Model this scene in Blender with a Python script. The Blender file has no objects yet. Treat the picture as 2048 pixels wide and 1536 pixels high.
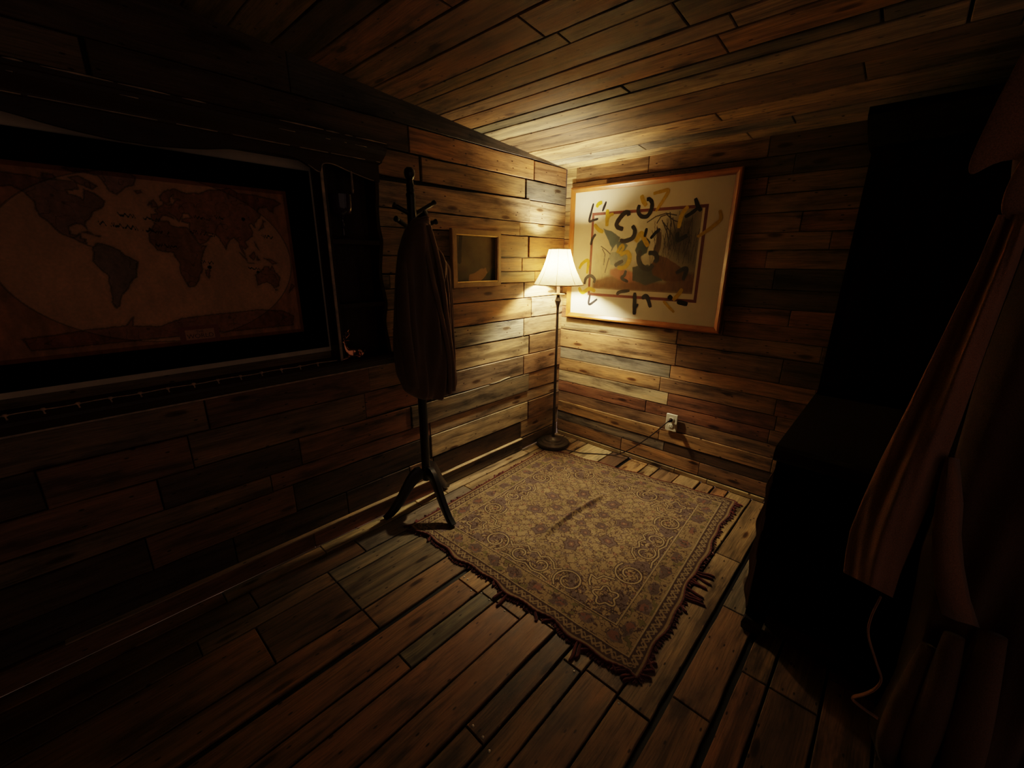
import bpy, bmesh, math, random
import numpy as np
from mathutils import Vector, Matrix

random.seed(7)
RNG = np.random.RandomState(11)
PI = math.pi
scene = bpy.context.scene
COL = scene.collection
X0, Y0, H = 2.49, 1.807, 1.30          # right wall plane, left wall plane, eye height (metres)
XB, YB = -1.9, -1.5                    # wall behind the camera; side beside it left without a wall


def zceil(x):
    return 1.882 + 0.077 * (X0 - x)


# ------------------------------------------------------------------ object helpers
def tag(o, label=None, cat=None, group=None, kind=None):
    if label: o['label'] = label
    if cat: o['category'] = cat
    if group: o['group'] = group
    if kind: o['kind'] = kind
    return o


def empty(name, loc, label, cat, group=None, rz=0):
    o = bpy.data.objects.new(name, None)
    COL.objects.link(o)
    o.location = loc
    o.rotation_euler = (0, 0, rz)
    o.empty_display_size = 0.05
    return tag(o, label, cat, group)


class MB:
    """collects geometry and links it as ONE mesh object"""
    def __init__(s):
        s.v, s.f, s.m, s.c, s.p = [], [], [], [], []

    def add(s, vs, fs, col=(1, 1, 1), puv=None, mi=0):
        b = len(s.v)
        s.v += [tuple(v) for v in vs]
        s.f += [tuple(i + b for i in f) for f in fs]
        s.m += [mi] * len(fs)
        s.c += [col] * len(vs)
        s.p += puv if puv else [(v[0], v[1], v[2]) for v in vs]
        return s

    def box(s, lo, hi, col=(1, 1, 1), mi=0, puvaxis=None):
        x0, y0, z0 = lo; x1, y1, z1 = hi
        vs = [(x0, y0, z0), (x1, y0, z0), (x1, y1, z0), (x0, y1, z0), (x0, y0, z1), (x1, y0, z1), (x1, y1, z1), (x0, y1, z1)]
        fs = [(0, 3, 2, 1), (4, 5, 6, 7), (0, 1, 5, 4), (1, 2, 6, 5), (2, 3, 7, 6), (3, 0, 4, 7)]
        puv = None
        if puvaxis is not None:
            r = random.uniform(0, 40)
            o = [a for a in range(3) if a != puvaxis]
            puv = [(v[puvaxis] + r, v[o[0]] + v[o[1]] + r, r) for v in vs]
        return s.add(vs, fs, col, puv, mi)

    def tube(s, path, rad, n=10, col=(1, 1, 1), mi=0, sq=(1, 1), cap=True):
        path = [Vector(p) for p in path]
        rads = rad if isinstance(rad, (list, tuple)) else [rad] * len(path)
        vs, fs = [], []
        up = Vector((0, 0, 1))
        t0 = (path[1] - path[0]).normalized()
        if abs(t0.dot(up)) > 0.9: up = Vector((1, 0, 0))
        a = t0.cross(up).normalized()
        for i, p in enumerate(path):
            t = (path[min(i + 1, len(path) - 1)] - path[max(i - 1, 0)]).normalized()
            a = (a - t * a.dot(t)).normalized()
            b = t.cross(a)
            for k in range(n):
                q = 2 * PI * k / n
                vs.append(p + (a * math.cos(q) * sq[0] + b * math.sin(q) * sq[1]) * rads[i])
        for i in range(len(path) - 1):
            for k in range(n):
                k2 = (k + 1) % n
                fs.append((i * n + k, i * n + k2, (i + 1) * n + k2, (i + 1) * n + k))
        if cap:
            fs.append(tuple(range(n - 1, -1, -1)))
            fs.append(tuple(range((len(path) - 1) * n, len(path) * n)))
        return s.add(vs, fs, col, None, mi)

    def lathe(s, prof, o=(0, 0, 0), n=32, M=None, col=(1, 1, 1), mi=0):
        vs, fs = [], []
        o = Vector(o)
        for r, z in prof:
            for k in range(n):
                q = 2 * PI * k / n
                p = Vector((r * math.cos(q), r * math.sin(q), z))
                vs.append((M @ p if M else p) + o)
        for i in range(len(prof) - 1):
            for k in range(n):
                k2 = (k + 1) % n
                fs.append((i * n + k, i * n + k2, (i + 1) * n + k2, (i + 1) * n + k))
        if prof[0][0] > 1e-5: fs.append(tuple(range(n - 1, -1, -1)))
        if prof[-1][0] > 1e-5: fs.append(tuple(range((len(prof) - 1) * n, len(prof) * n)))
        return s.add(vs, fs, col, None, mi)

    def prism(s, poly, mapf, d0, d1, col=(1, 1, 1), mi=0):
        n = len(poly)
        r = random.uniform(0, 40)
        vs = [mapf(u, v, d0) for u, v in poly] + [mapf(u, v, d1) for u, v in poly]
        fs = [tuple(range(n)), tuple(range(2 * n - 1, n - 1, -1))] + [(i, (i + 1) % n, n + (i + 1) % n, n + i) for i in range(n)]
        return s.add(vs, fs, col, [(u + r, v + r, r) for u, v in poly] * 2, mi)

    def loft(s, rings, col=(1, 1, 1), mi=0, cap=True, closed=True):
        n = len(rings[0])
        vs = [p for r in rings for p in r]
        fs = []
        for i in range(len(rings) - 1):
            for k in range(n if closed else n - 1):
                k2 = (k + 1) % n
                fs.append((i * n + k, i * n + k2, (i + 1) * n + k2, (i + 1) * n + k))
        if cap and closed:
            fs.append(tuple(range(n - 1, -1, -1)))
            fs.append(tuple(range((len(rings) - 1) * n, len(rings) * n)))
        return s.add(vs, fs, col, None, mi)

    def build(s, name, mats, parent=None, smooth=False, label=None, origin=None, keep=False):
        me = bpy.data.meshes.new(name)
        vs = s.v
        me.from_pydata(vs, [], s.f)
        mats = mats if isinstance(mats, (list, tuple)) else [mats]
        for m in mats: me.materials.append(m)
        me.polygons.foreach_set('material_index', s.m)
        a = me.attributes.new('pcol', 'FLOAT_COLOR', 'POINT')
        a.data.foreach_set('color', np.array([(c[0], c[1], c[2], 1.0) for c in s.c], dtype=np.float32).ravel())
        a = me.attributes.new('puv', 'FLOAT_VECTOR', 'POINT')
        a.data.foreach_set('vector', np.array(s.p, dtype=np.float32).ravel())
        if not keep:
            bm = bmesh.new(); bm.from_mesh(me)
            bmesh.ops.recalc_face_normals(bm, faces=bm.faces)
            bm.to_mesh(me); bm.free()
        if smooth:
            me.polygons.foreach_set('use_smooth', [True] * len(me.polygons))
            if smooth != 'all':
                me.set_sharp_from_angle(angle=math.radians(38))
        me.update()
        o = bpy.data.objects.new(name, me)
        COL.objects.link(o)
        if parent is not None:
            o.parent = parent
            o.matrix_parent_inverse = pinv(parent)
        if label: o['label'] = label
        return o


def pinv(p):
    M = Matrix.LocRotScale(p.location, p.rotation_euler, p.scale)
    if p.parent is not None:
        M = pw(p.parent) @ p.matrix_parent_inverse @ M
    return M.inverted()


def pw(p):
    M = Matrix.LocRotScale(p.location, p.rotation_euler, p.scale)
    if p.parent is not None:
        M = pw(p.parent) @ p.matrix_parent_inverse @ M
    return M


def copy_tree(o, parent=None):
    c = o.copy(); COL.objects.link(c)
    if parent is not None:
        c.parent = parent; c.matrix_parent_inverse = o.matrix_parent_inverse.copy()
    for ch in [q for q in bpy.data.objects if q.parent == o and q != c]:
        copy_tree(ch, c)
    return c


def smooth_path(pts, k=8):
    """Catmull-Rom through the points"""
    P = [Vector(p) for p in pts]
    P = [P[0] * 2 - P[1]] + P + [P[-1] * 2 - P[-2]]
    out = []
    for i in range(1, len(P) - 2):
        for j in range(k):
            t = j / k
            a, b, c, d = P[i - 1], P[i], P[i + 1], P[i + 2]
            out.append(0.5 * (2 * b + (c - a) * t + (2 * a - 5 * b + 4 * c - d) * t * t + (3 * b - a - 3 * c + d) * t ** 3))
    out.append(P[-2])
    return out


# ------------------------------------------------------------------ materials
def newmat(name):
    m = bpy.data.materials.new(name); m.use_nodes = True
    nt = m.node_tree
    return m, nt, nt.nodes['Principled BSDF'], nt.nodes['Material Output']


def N(nt, typ, **kw):
    n = nt.nodes.new(typ)
    for k, v in kw.items():
        if k in n.inputs: n.inputs[k].default_value = v
        else: setattr(n, k, v)
    return n


def ramp(nt, fac, stops):
    r = nt.nodes.new('ShaderNodeValToRGB')
    e = r.color_ramp.elements
    e[0].position, e[0].color = stops[0][0], (*stops[0][1], 1)
    e[1].position, e[1].color = stops[-1][0], (*stops[-1][1], 1)
    for p, c in stops[1:-1]:
        q = e.new(p); q.color = (*c, 1)
    nt.links.new(fac, r.inputs[0])
    return r.outputs[0]


def mulcol(nt, a, b, fac=1.0):
    m = nt.nodes.new('ShaderNodeMix'); m.data_type = 'RGBA'; m.blend_type = 'MULTIPLY'
    m.inputs[0].default_value = fac
    nt.links.new(a, m.inputs[6]); nt.links.new(b, m.inputs[7])
    return m.outputs[2]


def mixcol(nt, fac, a, b):
    m = nt.nodes.new('ShaderNodeMix'); m.data_type = 'RGBA'
    if hasattr(fac, 'is_linked'): nt.links.new(fac, m.inputs[0])
    else: m.inputs[0].default_value = fac
    for s, i in ((a, 6), (b, 7)):
        if hasattr(s, 'is_linked'): nt.links.new(s, m.inputs[i])
        else: m.inputs[i].default_value = (*s, 1)
    return m.outputs[2]


def some(nt, cellcol, thr, col, mark):
    """multiply by mark only in the cells whose random value passes thr"""
    sp_ = nt.nodes.new('ShaderNodeSeparateColor'); nt.links.new(cellcol, sp_.inputs[0])
    gt = N(nt, 'ShaderNodeMath', operation='GREATER_THAN'); gt.inputs[1].default_value = thr
    nt.links.new(sp_.outputs[0], gt.inputs[0])
    m = nt.nodes.new('ShaderNodeMix'); m.data_type = 'RGBA'; m.blend_type = 'MULTIPLY'
    nt.links.new(gt.outputs[0], m.inputs[0]); nt.links.new(col, m.inputs[6]); nt.links.new(mark, m.inputs[7])
    return m.outputs[2]


def wood(name, tint=None, rough=0.55, bump=0.35, contrast=1.0, spec=0.35, knots=True):
    """boards: colour from 'pcol' (or one tint), grain from 'puv' = (along, across, seed)"""
    m, nt, bs, out = newmat(name)
    L = nt.links.new
    at = N(nt, 'ShaderNodeAttribute', attribute_name='puv')
    if tint is None:
        base = N(nt, 'ShaderNodeAttribute', attribute_name='pcol').outputs['Color']
    else:
        c = N(nt, 'ShaderNodeRGB'); c.outputs[0].default_value = (*tint, 1); base = c.outputs[0]
    # slow wander so the grain bends
    mp = N(nt, 'ShaderNodeMapping'); mp.inputs['Scale'].default_value = (1.6, 5, 1)
    L(at.outputs['Vector'], mp.inputs[0])
    nz = N(nt, 'ShaderNodeTexNoise', Scale=1.5, Detail=2.0)
    L(mp.outputs[0], nz.inputs['Vector'])
    kn_c = None
    add = N(nt, 'ShaderNodeVectorMath', operation='MULTIPLY_ADD')
    L(nz.outputs['Color'], add.inputs[0]); add.inputs[1].default_value = (0, .035, 0); L(at.outputs['Vector'], add.inputs[2])
    g = N(nt, 'ShaderNodeMapping'); g.inputs['Scale'].default_value = (9, 210, 1)
    L(add.outputs[0], g.inputs[0])
    gn = N(nt, 'ShaderNodeTexNoise', Scale=1.0, Detail=8.0, Roughness=.72)
    L(g.outputs[0], gn.inputs['Vector'])
    lo, hi = 1 - .55 * contrast, 1 + .22 * contrast
    gc = ramp(nt, gn.outputs[0], [(.34, (lo, lo, lo * .95)), (.48, (.92, .92, .92)), (.66, (hi, hi, hi))])
    col = mulcol(nt, base, gc)
    # wider cathedral figure
    g2 = N(nt, 'ShaderNodeMapping'); g2.inputs['Scale'].default_value = (1.6, 26, 1)
    L(add.outputs[0], g2.inputs[0])
    gn2 = N(nt, 'ShaderNodeTexNoise', Scale=1.0, Detail=3.0, Roughness=.5, Distortion=.8)
    L(g2.outputs[0], gn2.inputs['Vector'])
    col = mulcol(nt, col, ramp(nt, gn2.outputs[0], [(.32, (.50, .48, .46)), (.47, (.94, .94, .93)), (.68, (1.20, 1.15, 1.06))]))
    # weather stains
    st = N(nt, 'ShaderNodeMapping'); st.inputs['Scale'].default_value = (3.2, 11, 1)
    L(at.outputs['Vector'], st.inputs[0])
    sn = N(nt, 'ShaderNodeTexNoise', Scale=1.2, Detail=5.0, Roughness=.62)
    L(st.outputs[0], sn.inputs['Vector'])
    col = mulcol(nt, col, ramp(nt, sn.outputs[0], [(.33, (.34, .34, .36)), (.45, (.82, .82, .84)), (.58, (1.06, 1.04, 1)), (.72, (1.26, 1.15, 1.0))]))
    if knots:
        vm = N(nt, 'ShaderNodeMapping'); vm.inputs['Scale'].default_value = (2.6, 8.5, 1)
        L(at.outputs['Vector'], vm.inputs[0])
        vo = N(nt, 'ShaderNodeTexVoronoi', Scale=1.0); vo.voronoi_dimensions = '2D'
        L(vm.outputs[0], vo.inputs['Vector'])
        kc = ramp(nt, vo.outputs['Distance'], [(.0, (.16, .12, .10)), (.07, (.34, .26, .20)), (.10, (.85, .80, .74)), (.14, (1, 1, 1))])
        col = some(nt, vo.outputs['Color'], .62, col, kc)
        # old nail holes
        nm = N(nt, 'ShaderNodeMapping'); nm.inputs['Scale'].default_value = (9, 21, 1)
        L(at.outputs['Vector'], nm.inputs[0])
        v2 = N(nt, 'ShaderNodeTexVoronoi', Scale=1.0); v2.voronoi_dimensions = '2D'
        L(nm.outputs[0], v2.inputs['Vector'])
        col = some(nt, v2.outputs['Color'], .66, col, ramp(nt, v2.outputs['Distance'], [(.0, (.1, .08, .07)), (.05, (.25, .2, .18)), (.075, (1, 1, 1))]))
    L(col, bs.inputs['Base Color'])
    bs.inputs['Specular IOR Level'].default_value = spec
    rr = N(nt, 'ShaderNodeMapRange'); rr.inputs['To Min'].default_value = rough - .12; rr.inputs['To Max'].default_value = rough + .2
    L(sn.outputs[0], rr.inputs[0]); L(rr.outputs[0], bs.inputs['Roughness'])
    bp = N(nt, 'ShaderNodeBump', Strength=bump, Distance=.002)
    L(gn.outputs[0], bp.inputs['Height']); L(bp.outputs[0], bs.inputs['Normal'])
    return m


def plain(name, col, rough=.5, metal=0.0, spec=.5, noise=.12, nscale=60, bump=0.0, coat=0.0):
    m, nt, bs, out = newmat(name)
    tc = N(nt, 'ShaderNodeTexCoord')
    nz = N(nt, 'ShaderNodeTexNoise', Scale=nscale, Detail=4.0)
    nt.links.new(tc.outputs['Object'], nz.inputs['Vector'])
    a = tuple(max(0, c * (1 - noise)) for c in col); b = tuple(c * (1 + noise) for c in col)
    nt.links.new(ramp(nt, nz.outputs[0], [(.3, a), (.7, b)]), bs.inputs['Base Color'])
    bs.inputs['Roughness'].default_value = rough
    bs.inputs['Metallic'].default_value = metal
    bs.inputs['Specular IOR Level'].default_value = spec
    bs.inputs['Coat Weight'].default_value = coat
    if bump:
        bp = N(nt, 'ShaderNodeBump', Strength=bump, Distance=.002)
        nt.links.new(nz.outputs[0], bp.inputs['Height']); nt.links.new(bp.outputs[0], bs.inputs['Normal'])
    return m


def cloth(name, col, scale=900, rough=.9, sheen=.3, bump=.4, broad=6):
    m, nt, bs, out = newmat(name)
    tc = N(nt, 'ShaderNodeTexCoord')
    w = N(nt, 'ShaderNodeTexNoise', Scale=scale, Detail=2.0)
    nt.links.new(tc.outputs['Object'], w.inputs['Vector'])
    b = N(nt, 'ShaderNodeTexNoise', Scale=broad, Detail=4.0)
    nt.links.new(tc.outputs['Object'], b.inputs['Vector'])
    c1 = ramp(nt, w.outputs[0], [(.3, tuple(c * .7 for c in col)), (.7, tuple(c * 1.25 for c in col))])
    c2 = ramp(nt, b.outputs[0], [(.3, (.8, .8, .8)), (.7, (1.12, 1.1, 1.08))])
    nt.links.new(mulcol(nt, c1, c2), bs.inputs['Base Color'])
    bs.inputs['Roughness'].default_value = rough
    bs.inputs['Specular IOR Level'].default_value = .15
    bs.inputs['Sheen Weight'].default_value = sheen
    bp = N(nt, 'ShaderNodeBump', Strength=bump, Distance=.001)
    nt.links.new(w.outputs[0], bp.inputs['Height']); nt.links.new(bp.outputs[0], bs.inputs['Normal'])
    return m


def painted(name, rough=.9, weave=0.0, spec=.2, noise=.15, nscale=900):
    """colour comes from the per-vertex attribute 'pcol' worked out by the pattern functions"""
    m, nt, bs, out = newmat(name)
    at = N(nt, 'ShaderNodeAttribute', attribute_name='pcol')
    tc = N(nt, 'ShaderNodeTexCoord')
    nz = N(nt, 'ShaderNodeTexNoise', Scale=nscale, Detail=2.0)
    nt.links.new(tc.outputs['Object'], nz.inputs['Vector'])
    c = mulcol(nt, at.outputs['Color'], ramp(nt, nz.outputs[0], [(.3, (1 - noise,) * 3), (.7, (1 + noise,) * 3)]))
    nt.links.new(c, bs.inputs['Base Color'])
    bs.inputs['Roughness'].default_value = rough
    bs.inputs['Specular IOR Level'].default_value = spec
    if weave:
        bp = N(nt, 'ShaderNodeBump', Strength=weave, Distance=.0015)
        nt.links.new(nz.outputs[0], bp.inputs['Height']); nt.links.new(bp.outputs[0], bs.inputs['Normal'])
    return m


M = {}
M['boards'] = wood('reclaimed_boards')
M['floorboards'] = wood('floor_boards', rough=.5, contrast=1.0)
M['dark_carved'] = wood('dark_carved_wood', (.050, .026, .015), rough=.5, contrast=.5, knots=False)
M['black_wood'] = wood('black_wood', (.0055, .0042, .0038), rough=.6, contrast=.4, knots=False, spec=.12)
M['dark_brown'] = wood('dark_brown_wood', (.018, .009, .006), rough=.5, contrast=.5, knots=False)
M['orange_frame'] = wood('orange_oak', (.40, .165, .042), rough=.32, bump=.08, contrast=.35, knots=False, spec=.5)
M['stand'] = plain('black_stained_wood', (.010, .007, .006), rough=.35, noise=.2)
M['white_board'] = plain('old_white_board', (.95, .84, .60), rough=.8, nscale=14, noise=.12)
M['pale_edge'] = plain('worn_and_lit_pale_edge', (.60, .48, .34), rough=.8, nscale=30, noise=.4)
M['black_mat'] = plain('black_mat', (.004, .004, .005), rough=.8, spec=.1)
M['shadow'] = plain('dark_backing', (.006, .004, .003), rough=1, spec=0)
M['bronze'] = plain('dark_bronze', (.060, .045, .034), rough=.45, metal=.25, noise=.25, nscale=30)
M['copper'] = plain('polished_copper', (.85, .42, .24), rough=.12, metal=1, noise=.05)
M['steel'] = plain('steel_nail', (.95, .92, .82), rough=.25, metal=.35, noise=.05)  # near-white, so the lamp's glint on nail heads is in their colour
M['plate'] = plain('cream_plastic', (.72, .66, .52), rough=.35, noise=.03)
M['slot'] = plain('black_slot', (.01, .01, .01), rough=.6)
M['cord'] = plain('brown_cord', (.025, .012, .008), rough=.5)
M['gold_frame'] = plain('bronze_gilt_frame', (.50, .345, .16), rough=.45, metal=.0, noise=.12, nscale=25)
M['gold_lip'] = plain('gilt_lip', (.85, .62, .25), rough=.3, metal=.5, noise=.1)
M['mat'] = plain('cream_mat_board', (.74, .68, .54), rough=.9, noise=.05, nscale=8, spec=.1)
M['redline'] = plain('brick_red_line', (.20, .070, .052), rough=.8, noise=.1)
M['paint_k'] = plain('black_brush_paint', (.012, .010, .012), rough=.5, noise=.3)
M['paint_y'] = plain('yellow_brush_paint', (.52, .36, .020), rough=.5, noise=.15)
M['socket'] = plain('pale_candle_sleeve', (.60, .36, .30), rough=.6, noise=.05)
M['jacket'] = cloth('brown_wool', (.20, .122, .078), sheen=.25)
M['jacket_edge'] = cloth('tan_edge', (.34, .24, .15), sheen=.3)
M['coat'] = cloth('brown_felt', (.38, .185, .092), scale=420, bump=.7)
M['coat_dark'] = cloth('brown_felt_shaded', (.13, .062, .034), scale=420, bump=.7)  # coat felt again, darkened in colour for shade on the body
M['coat_mid'] = cloth('brown_felt_half_shaded', (.20, .098, .052), scale=420, bump=.7)  # same felt, partly darkened for shade among the skirt folds
M['belt'] = cloth('tan_belt', (.55, .30, .16), scale=500)
M['fringe'] = cloth('oxblood_yarn', (.115, .022, .020), scale=700, broad=30)
M['twine'] = plain('pale_twine', (.70, .50, .33), rough=.8, noise=.3, nscale=90)
M['rug'] = painted('woven_rug', weave=.8)
M['paper'] = painted('map_paper', rough=.75, noise=.08, nscale=120)
M['print'] = painted('printed_paper', rough=.7, noise=.04, nscale=200)


def shade_mat():
    m, nt, bs, out = newmat('linen_shade')
    tc = N(nt, 'ShaderNodeTexCoord')
    mp = N(nt, 'ShaderNodeMapping'); mp.inputs['Scale'].default_value = (60, 60, 260)
    nt.links.new(tc.outputs['Object'], mp.inputs[0])
    nz = N(nt, 'ShaderNodeTexNoise', Scale=1.0, Detail=4.0)
    nt.links.new(mp.outputs[0], nz.inputs['Vector'])
    c = ramp(nt, nz.outputs[0], [(.3, (.15, .115, .062)), (.7, (.23, .19, .115))])
    d = N(nt, 'ShaderNodeBsdfDiffuse'); t = N(nt, 'ShaderNodeBsdfTranslucent'); mx = N(nt, 'ShaderNodeMixShader')
    d.inputs[0].default_value = (.66, .58, .42, 1)
    nt.links.new(c, t.inputs[0])
    mx.inputs[0].default_value = .52
    nt.links.new(d.outputs[0], mx.inputs[1]); nt.links.new(t.outputs[0], mx.inputs[2])
    nt.links.new(mx.outputs[0], out.inputs[0])
    return m


def emit(name, col, s):
    m, nt, bs, out = newmat(name)
    bs.inputs['Base Color'].default_value = (.9, .85, .75, 1)
    bs.inputs['Emission Color'].default_value = (*col, 1)
    bs.inputs['Emission Strength'].default_value = s
    return m


def glass(name, col=(1, 1, 1), rough=0.0):
    """thin pane: mostly clear with a mirror-like Fresnel sheen"""
    m, nt, bs, out = newmat(name)
    fr = N(nt, 'ShaderNodeFresnel', IOR=1.22)
    tr = N(nt, 'ShaderNodeBsdfTransparent'); tr.inputs[0].default_value = (*col, 1)
    gl = N(nt, 'ShaderNodeBsdfGlossy'); gl.inputs['Roughness'].default_value = rough
    mx = N(nt, 'ShaderNodeMixShader')
    nt.links.new(fr.outputs[0], mx.inputs[0]); nt.links.new(tr.outputs[0], mx.inputs[1]); nt.links.new(gl.outputs[0], mx.inputs[2])
    nt.links.new(mx.outputs[0], out.inputs[0])
    return m


M['shade'] = shade_mat()
BULB = (1.0, .84, .56)
M['bulb'] = emit('lit_bulb', BULB, 1150)
M['bulb_dim'] = emit('dim_bulb', BULB, 90)
M['glazing'] = glass('picture_glass')
M['goblet'] = plain('dark_violet_glass', (.05, .03, .06), rough=.08, spec=.8, noise=.2)

# ------------------------------------------------------------------ room shell of boards
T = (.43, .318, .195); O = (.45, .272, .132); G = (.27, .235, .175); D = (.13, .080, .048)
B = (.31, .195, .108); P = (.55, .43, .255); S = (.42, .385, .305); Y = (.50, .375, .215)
R = (.30, .150, .082); K = (.075, .052, .040)


def jit(c, a=.10):
    k = random.uniform(1 - a, 1 + a)
    return (c[0] * k * random.uniform(.97, 1.03), c[1] * k, c[2] * k * random.uniform(.93, 1.07))


def plank(mb, u0, u1, v0, v1, d, col, mapf, gap=.0016, back=-.012, rag=.0012, tap=(0, 0), jg=None):
    n = max(2, int((u1 - u0) / .07))
    r1, r2, r3 = random.uniform(0, 60), random.uniform(0, 60), random.uniform(0, 9)
    jg = gap if jg is None else jg
    u0 += jg; u1 -= jg; v0 += gap; v1 -= gap
    rings = []
    bot, top = [], []
    ph = random.uniform(0, 6)
    for i in range(n + 1):
        t = i / n
        u = u0 + (u1 - u0) * t
        w = rag * (math.sin(u * 9 + ph) + .8 * math.sin(u * 23 + ph * 2) + random.uniform(-.5, .5))
        bot.append((u, v0 + max(0, w)))
        w2 = rag * (math.sin(u * 7 + ph * 3) + .8 * math.sin(u * 19 + ph) + random.uniform(-.5, .5))
        top.append((u, v1 + min(0, w2) - (tap[0] * (1 - t) + tap[1] * t)))
    c = .0022
    vs, puv = [], []
    def ring(inset, dd):
        for (u, v) in bot: vs.append(mapf(min(max(u, u0 + inset), u1 - inset), v + inset, dd)); puv.append((u + r1, v + r2, r3))
        for (u, v) in reversed(top): vs.append(mapf(min(max(u, u0 + inset), u1 - inset), v - inset, dd)); puv.append((u + r1, v + r2, r3))
    ring(c, d); ring(0, d - c); ring(0, back)
    m = 2 * (n + 1)
    fs = [(i, i + 1, m - 2 - i, m - 1 - i) for i in range(n)]
    for a in range(2):
        for i in range(m):
            j = (i + 1) % m
            fs.append((a * m + i, a * m + j, (a + 1) * m + j, (a + 1) * m + i))
    mb.add(vs, fs, col, puv)


def boards(name, rows, mapf, ulo, uhi, mat, dmax=.007, backing=None, rag=.0012, gap=.0016):
    """rows: (v0, v1, [(u_start, colour), ...], options) - one mesh of individually cut boards on a dark backing"""
    mb = MB()
    for row in rows:
        v0, v1, segs = row[:3]
        opt = row[3] if len(row) > 3 else {}
        for i, (u, c) in enumerate(segs):
            ue = segs[i + 1][0] if i + 1 < len(segs) else uhi
            ua = max(u, ulo)
            if ue <= ua: continue
            plank(mb, ua, ue, v0, v1, opt.get('d', random.uniform(.0, dmax)), jit(c), mapf, gap=opt.get('gap', gap), rag=opt.get('rag', rag),
                  tap=opt.get('tap', (0, 0)) if i == opt.get('ti', 0) else (0, 0), jg=opt.get('jg'))
    (a0, a1), (b0, b1) = backing
    mb.add([mapf(a0, b0, -.010), mapf(a1, b0, -.010), mapf(a1, b1, -.010), mapf(a0, b1, -.010)], [(0, 1, 2, 3)], (.004, .003, .002))
    o = mb.build(name, mat, smooth=False)
    return tag(o, kind='structure')


mapL = lambda u, v, d: (u, Y0 - d, v)
mapR = lambda u, v, d: (X0 - d, u, v)
mapF = lambda u, v, d: (u, v, d)
mapC = lambda u, v, d: (v, u, zceil(v) - d)

far = -2.0
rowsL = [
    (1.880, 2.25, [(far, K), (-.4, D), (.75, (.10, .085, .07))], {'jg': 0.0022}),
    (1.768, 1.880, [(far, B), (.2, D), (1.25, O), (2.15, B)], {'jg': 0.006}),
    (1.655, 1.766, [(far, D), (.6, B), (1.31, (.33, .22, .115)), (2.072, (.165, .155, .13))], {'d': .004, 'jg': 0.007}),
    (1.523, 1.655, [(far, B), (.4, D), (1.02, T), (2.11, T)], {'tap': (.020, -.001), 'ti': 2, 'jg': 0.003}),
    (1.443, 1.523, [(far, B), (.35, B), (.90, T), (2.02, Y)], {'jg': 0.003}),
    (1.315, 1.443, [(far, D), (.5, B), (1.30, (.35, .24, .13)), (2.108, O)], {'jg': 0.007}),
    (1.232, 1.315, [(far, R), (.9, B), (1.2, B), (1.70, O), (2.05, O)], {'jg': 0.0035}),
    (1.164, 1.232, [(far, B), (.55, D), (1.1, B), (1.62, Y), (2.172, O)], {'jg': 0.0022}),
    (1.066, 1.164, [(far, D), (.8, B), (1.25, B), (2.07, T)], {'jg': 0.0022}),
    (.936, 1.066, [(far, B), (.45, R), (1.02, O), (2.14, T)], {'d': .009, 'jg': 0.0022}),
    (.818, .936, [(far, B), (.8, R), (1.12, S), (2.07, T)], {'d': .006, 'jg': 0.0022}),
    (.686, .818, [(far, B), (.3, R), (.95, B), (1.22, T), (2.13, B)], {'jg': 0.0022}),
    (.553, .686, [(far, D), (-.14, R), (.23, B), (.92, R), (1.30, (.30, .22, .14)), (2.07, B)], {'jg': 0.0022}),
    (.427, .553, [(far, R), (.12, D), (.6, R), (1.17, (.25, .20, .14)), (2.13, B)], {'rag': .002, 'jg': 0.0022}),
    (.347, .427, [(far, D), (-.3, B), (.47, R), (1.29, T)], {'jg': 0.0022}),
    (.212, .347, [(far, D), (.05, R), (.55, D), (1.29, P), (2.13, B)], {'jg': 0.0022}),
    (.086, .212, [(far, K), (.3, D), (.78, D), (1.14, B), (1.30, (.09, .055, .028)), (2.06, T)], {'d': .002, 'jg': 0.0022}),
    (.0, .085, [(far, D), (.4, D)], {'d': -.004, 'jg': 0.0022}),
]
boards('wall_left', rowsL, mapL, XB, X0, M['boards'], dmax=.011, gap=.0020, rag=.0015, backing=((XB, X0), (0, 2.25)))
rowsR = [
    (.030, .121, [(YB, B), (.72, O), (1.25, B)]),
    (.121, .190, [(YB, D), (.95, G)]),
    (.190, .273, [(YB, O), (.35, O), (.99, O)], {'d': .006}),
    (.273, .352, [(YB, B), (.92, B)]),
    (.352, .432, [(YB, B), (.39, R), (1.1, R)]),
    (.432, .515, [(YB, O), (.37, R), (.96, P)]),
    (.515, .606, [(YB, R), (.385, B), (1.02, O)], {'d': .006}),
    (.606, .692, [(YB, R), (.23, O), (.966, G)], {'d': .002}),
    (.692, .822, [(YB, D), (.39, B), (.94, O)], {'rag': .002, 'd': .007}),
    (.822, .908, [(YB, B), (.24, B), (.95, (.36, .27, .16))]),
    (.908, .988, [(YB, R), (.7, R)]),
    (.988, 1.072, [(YB, R), (.4, R), (1.2, O)]),
    (1.072, 1.168, [(YB, K), (.1, D), (1.4, O)]),
    (1.168, 1.268, [(YB, K), (.5, D), (1.5, T)]),
    (1.268, 1.357, [(YB, B), (.55, R), (1.3, T)]),
    (1.357, 1.440, [(YB, R), (.3, B), (1.45, O)]),
    (1.440, 1.532, [(YB, R), (.43, B), (1.2, T)]),
    (1.532, 1.617, [(YB, D), (.2, B), (1.3, T)]),
    (1.617, 1.700, [(YB, B), (.6, R), (1.4, T)]),
    (1.700, 1.787, [(YB, D), (.5, D), (1.5, T)]),
    (1.787, 1.895, [(YB, D), (.62, B), (1.23, (.31, .20, .11)), (1.73, P)]),
]
boards('wall_right', rowsR, mapR, YB, Y0, M['boards'], dmax=.005, backing=((YB, Y0), (0, 1.9)), rag=.0006, gap=.0010)
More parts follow.
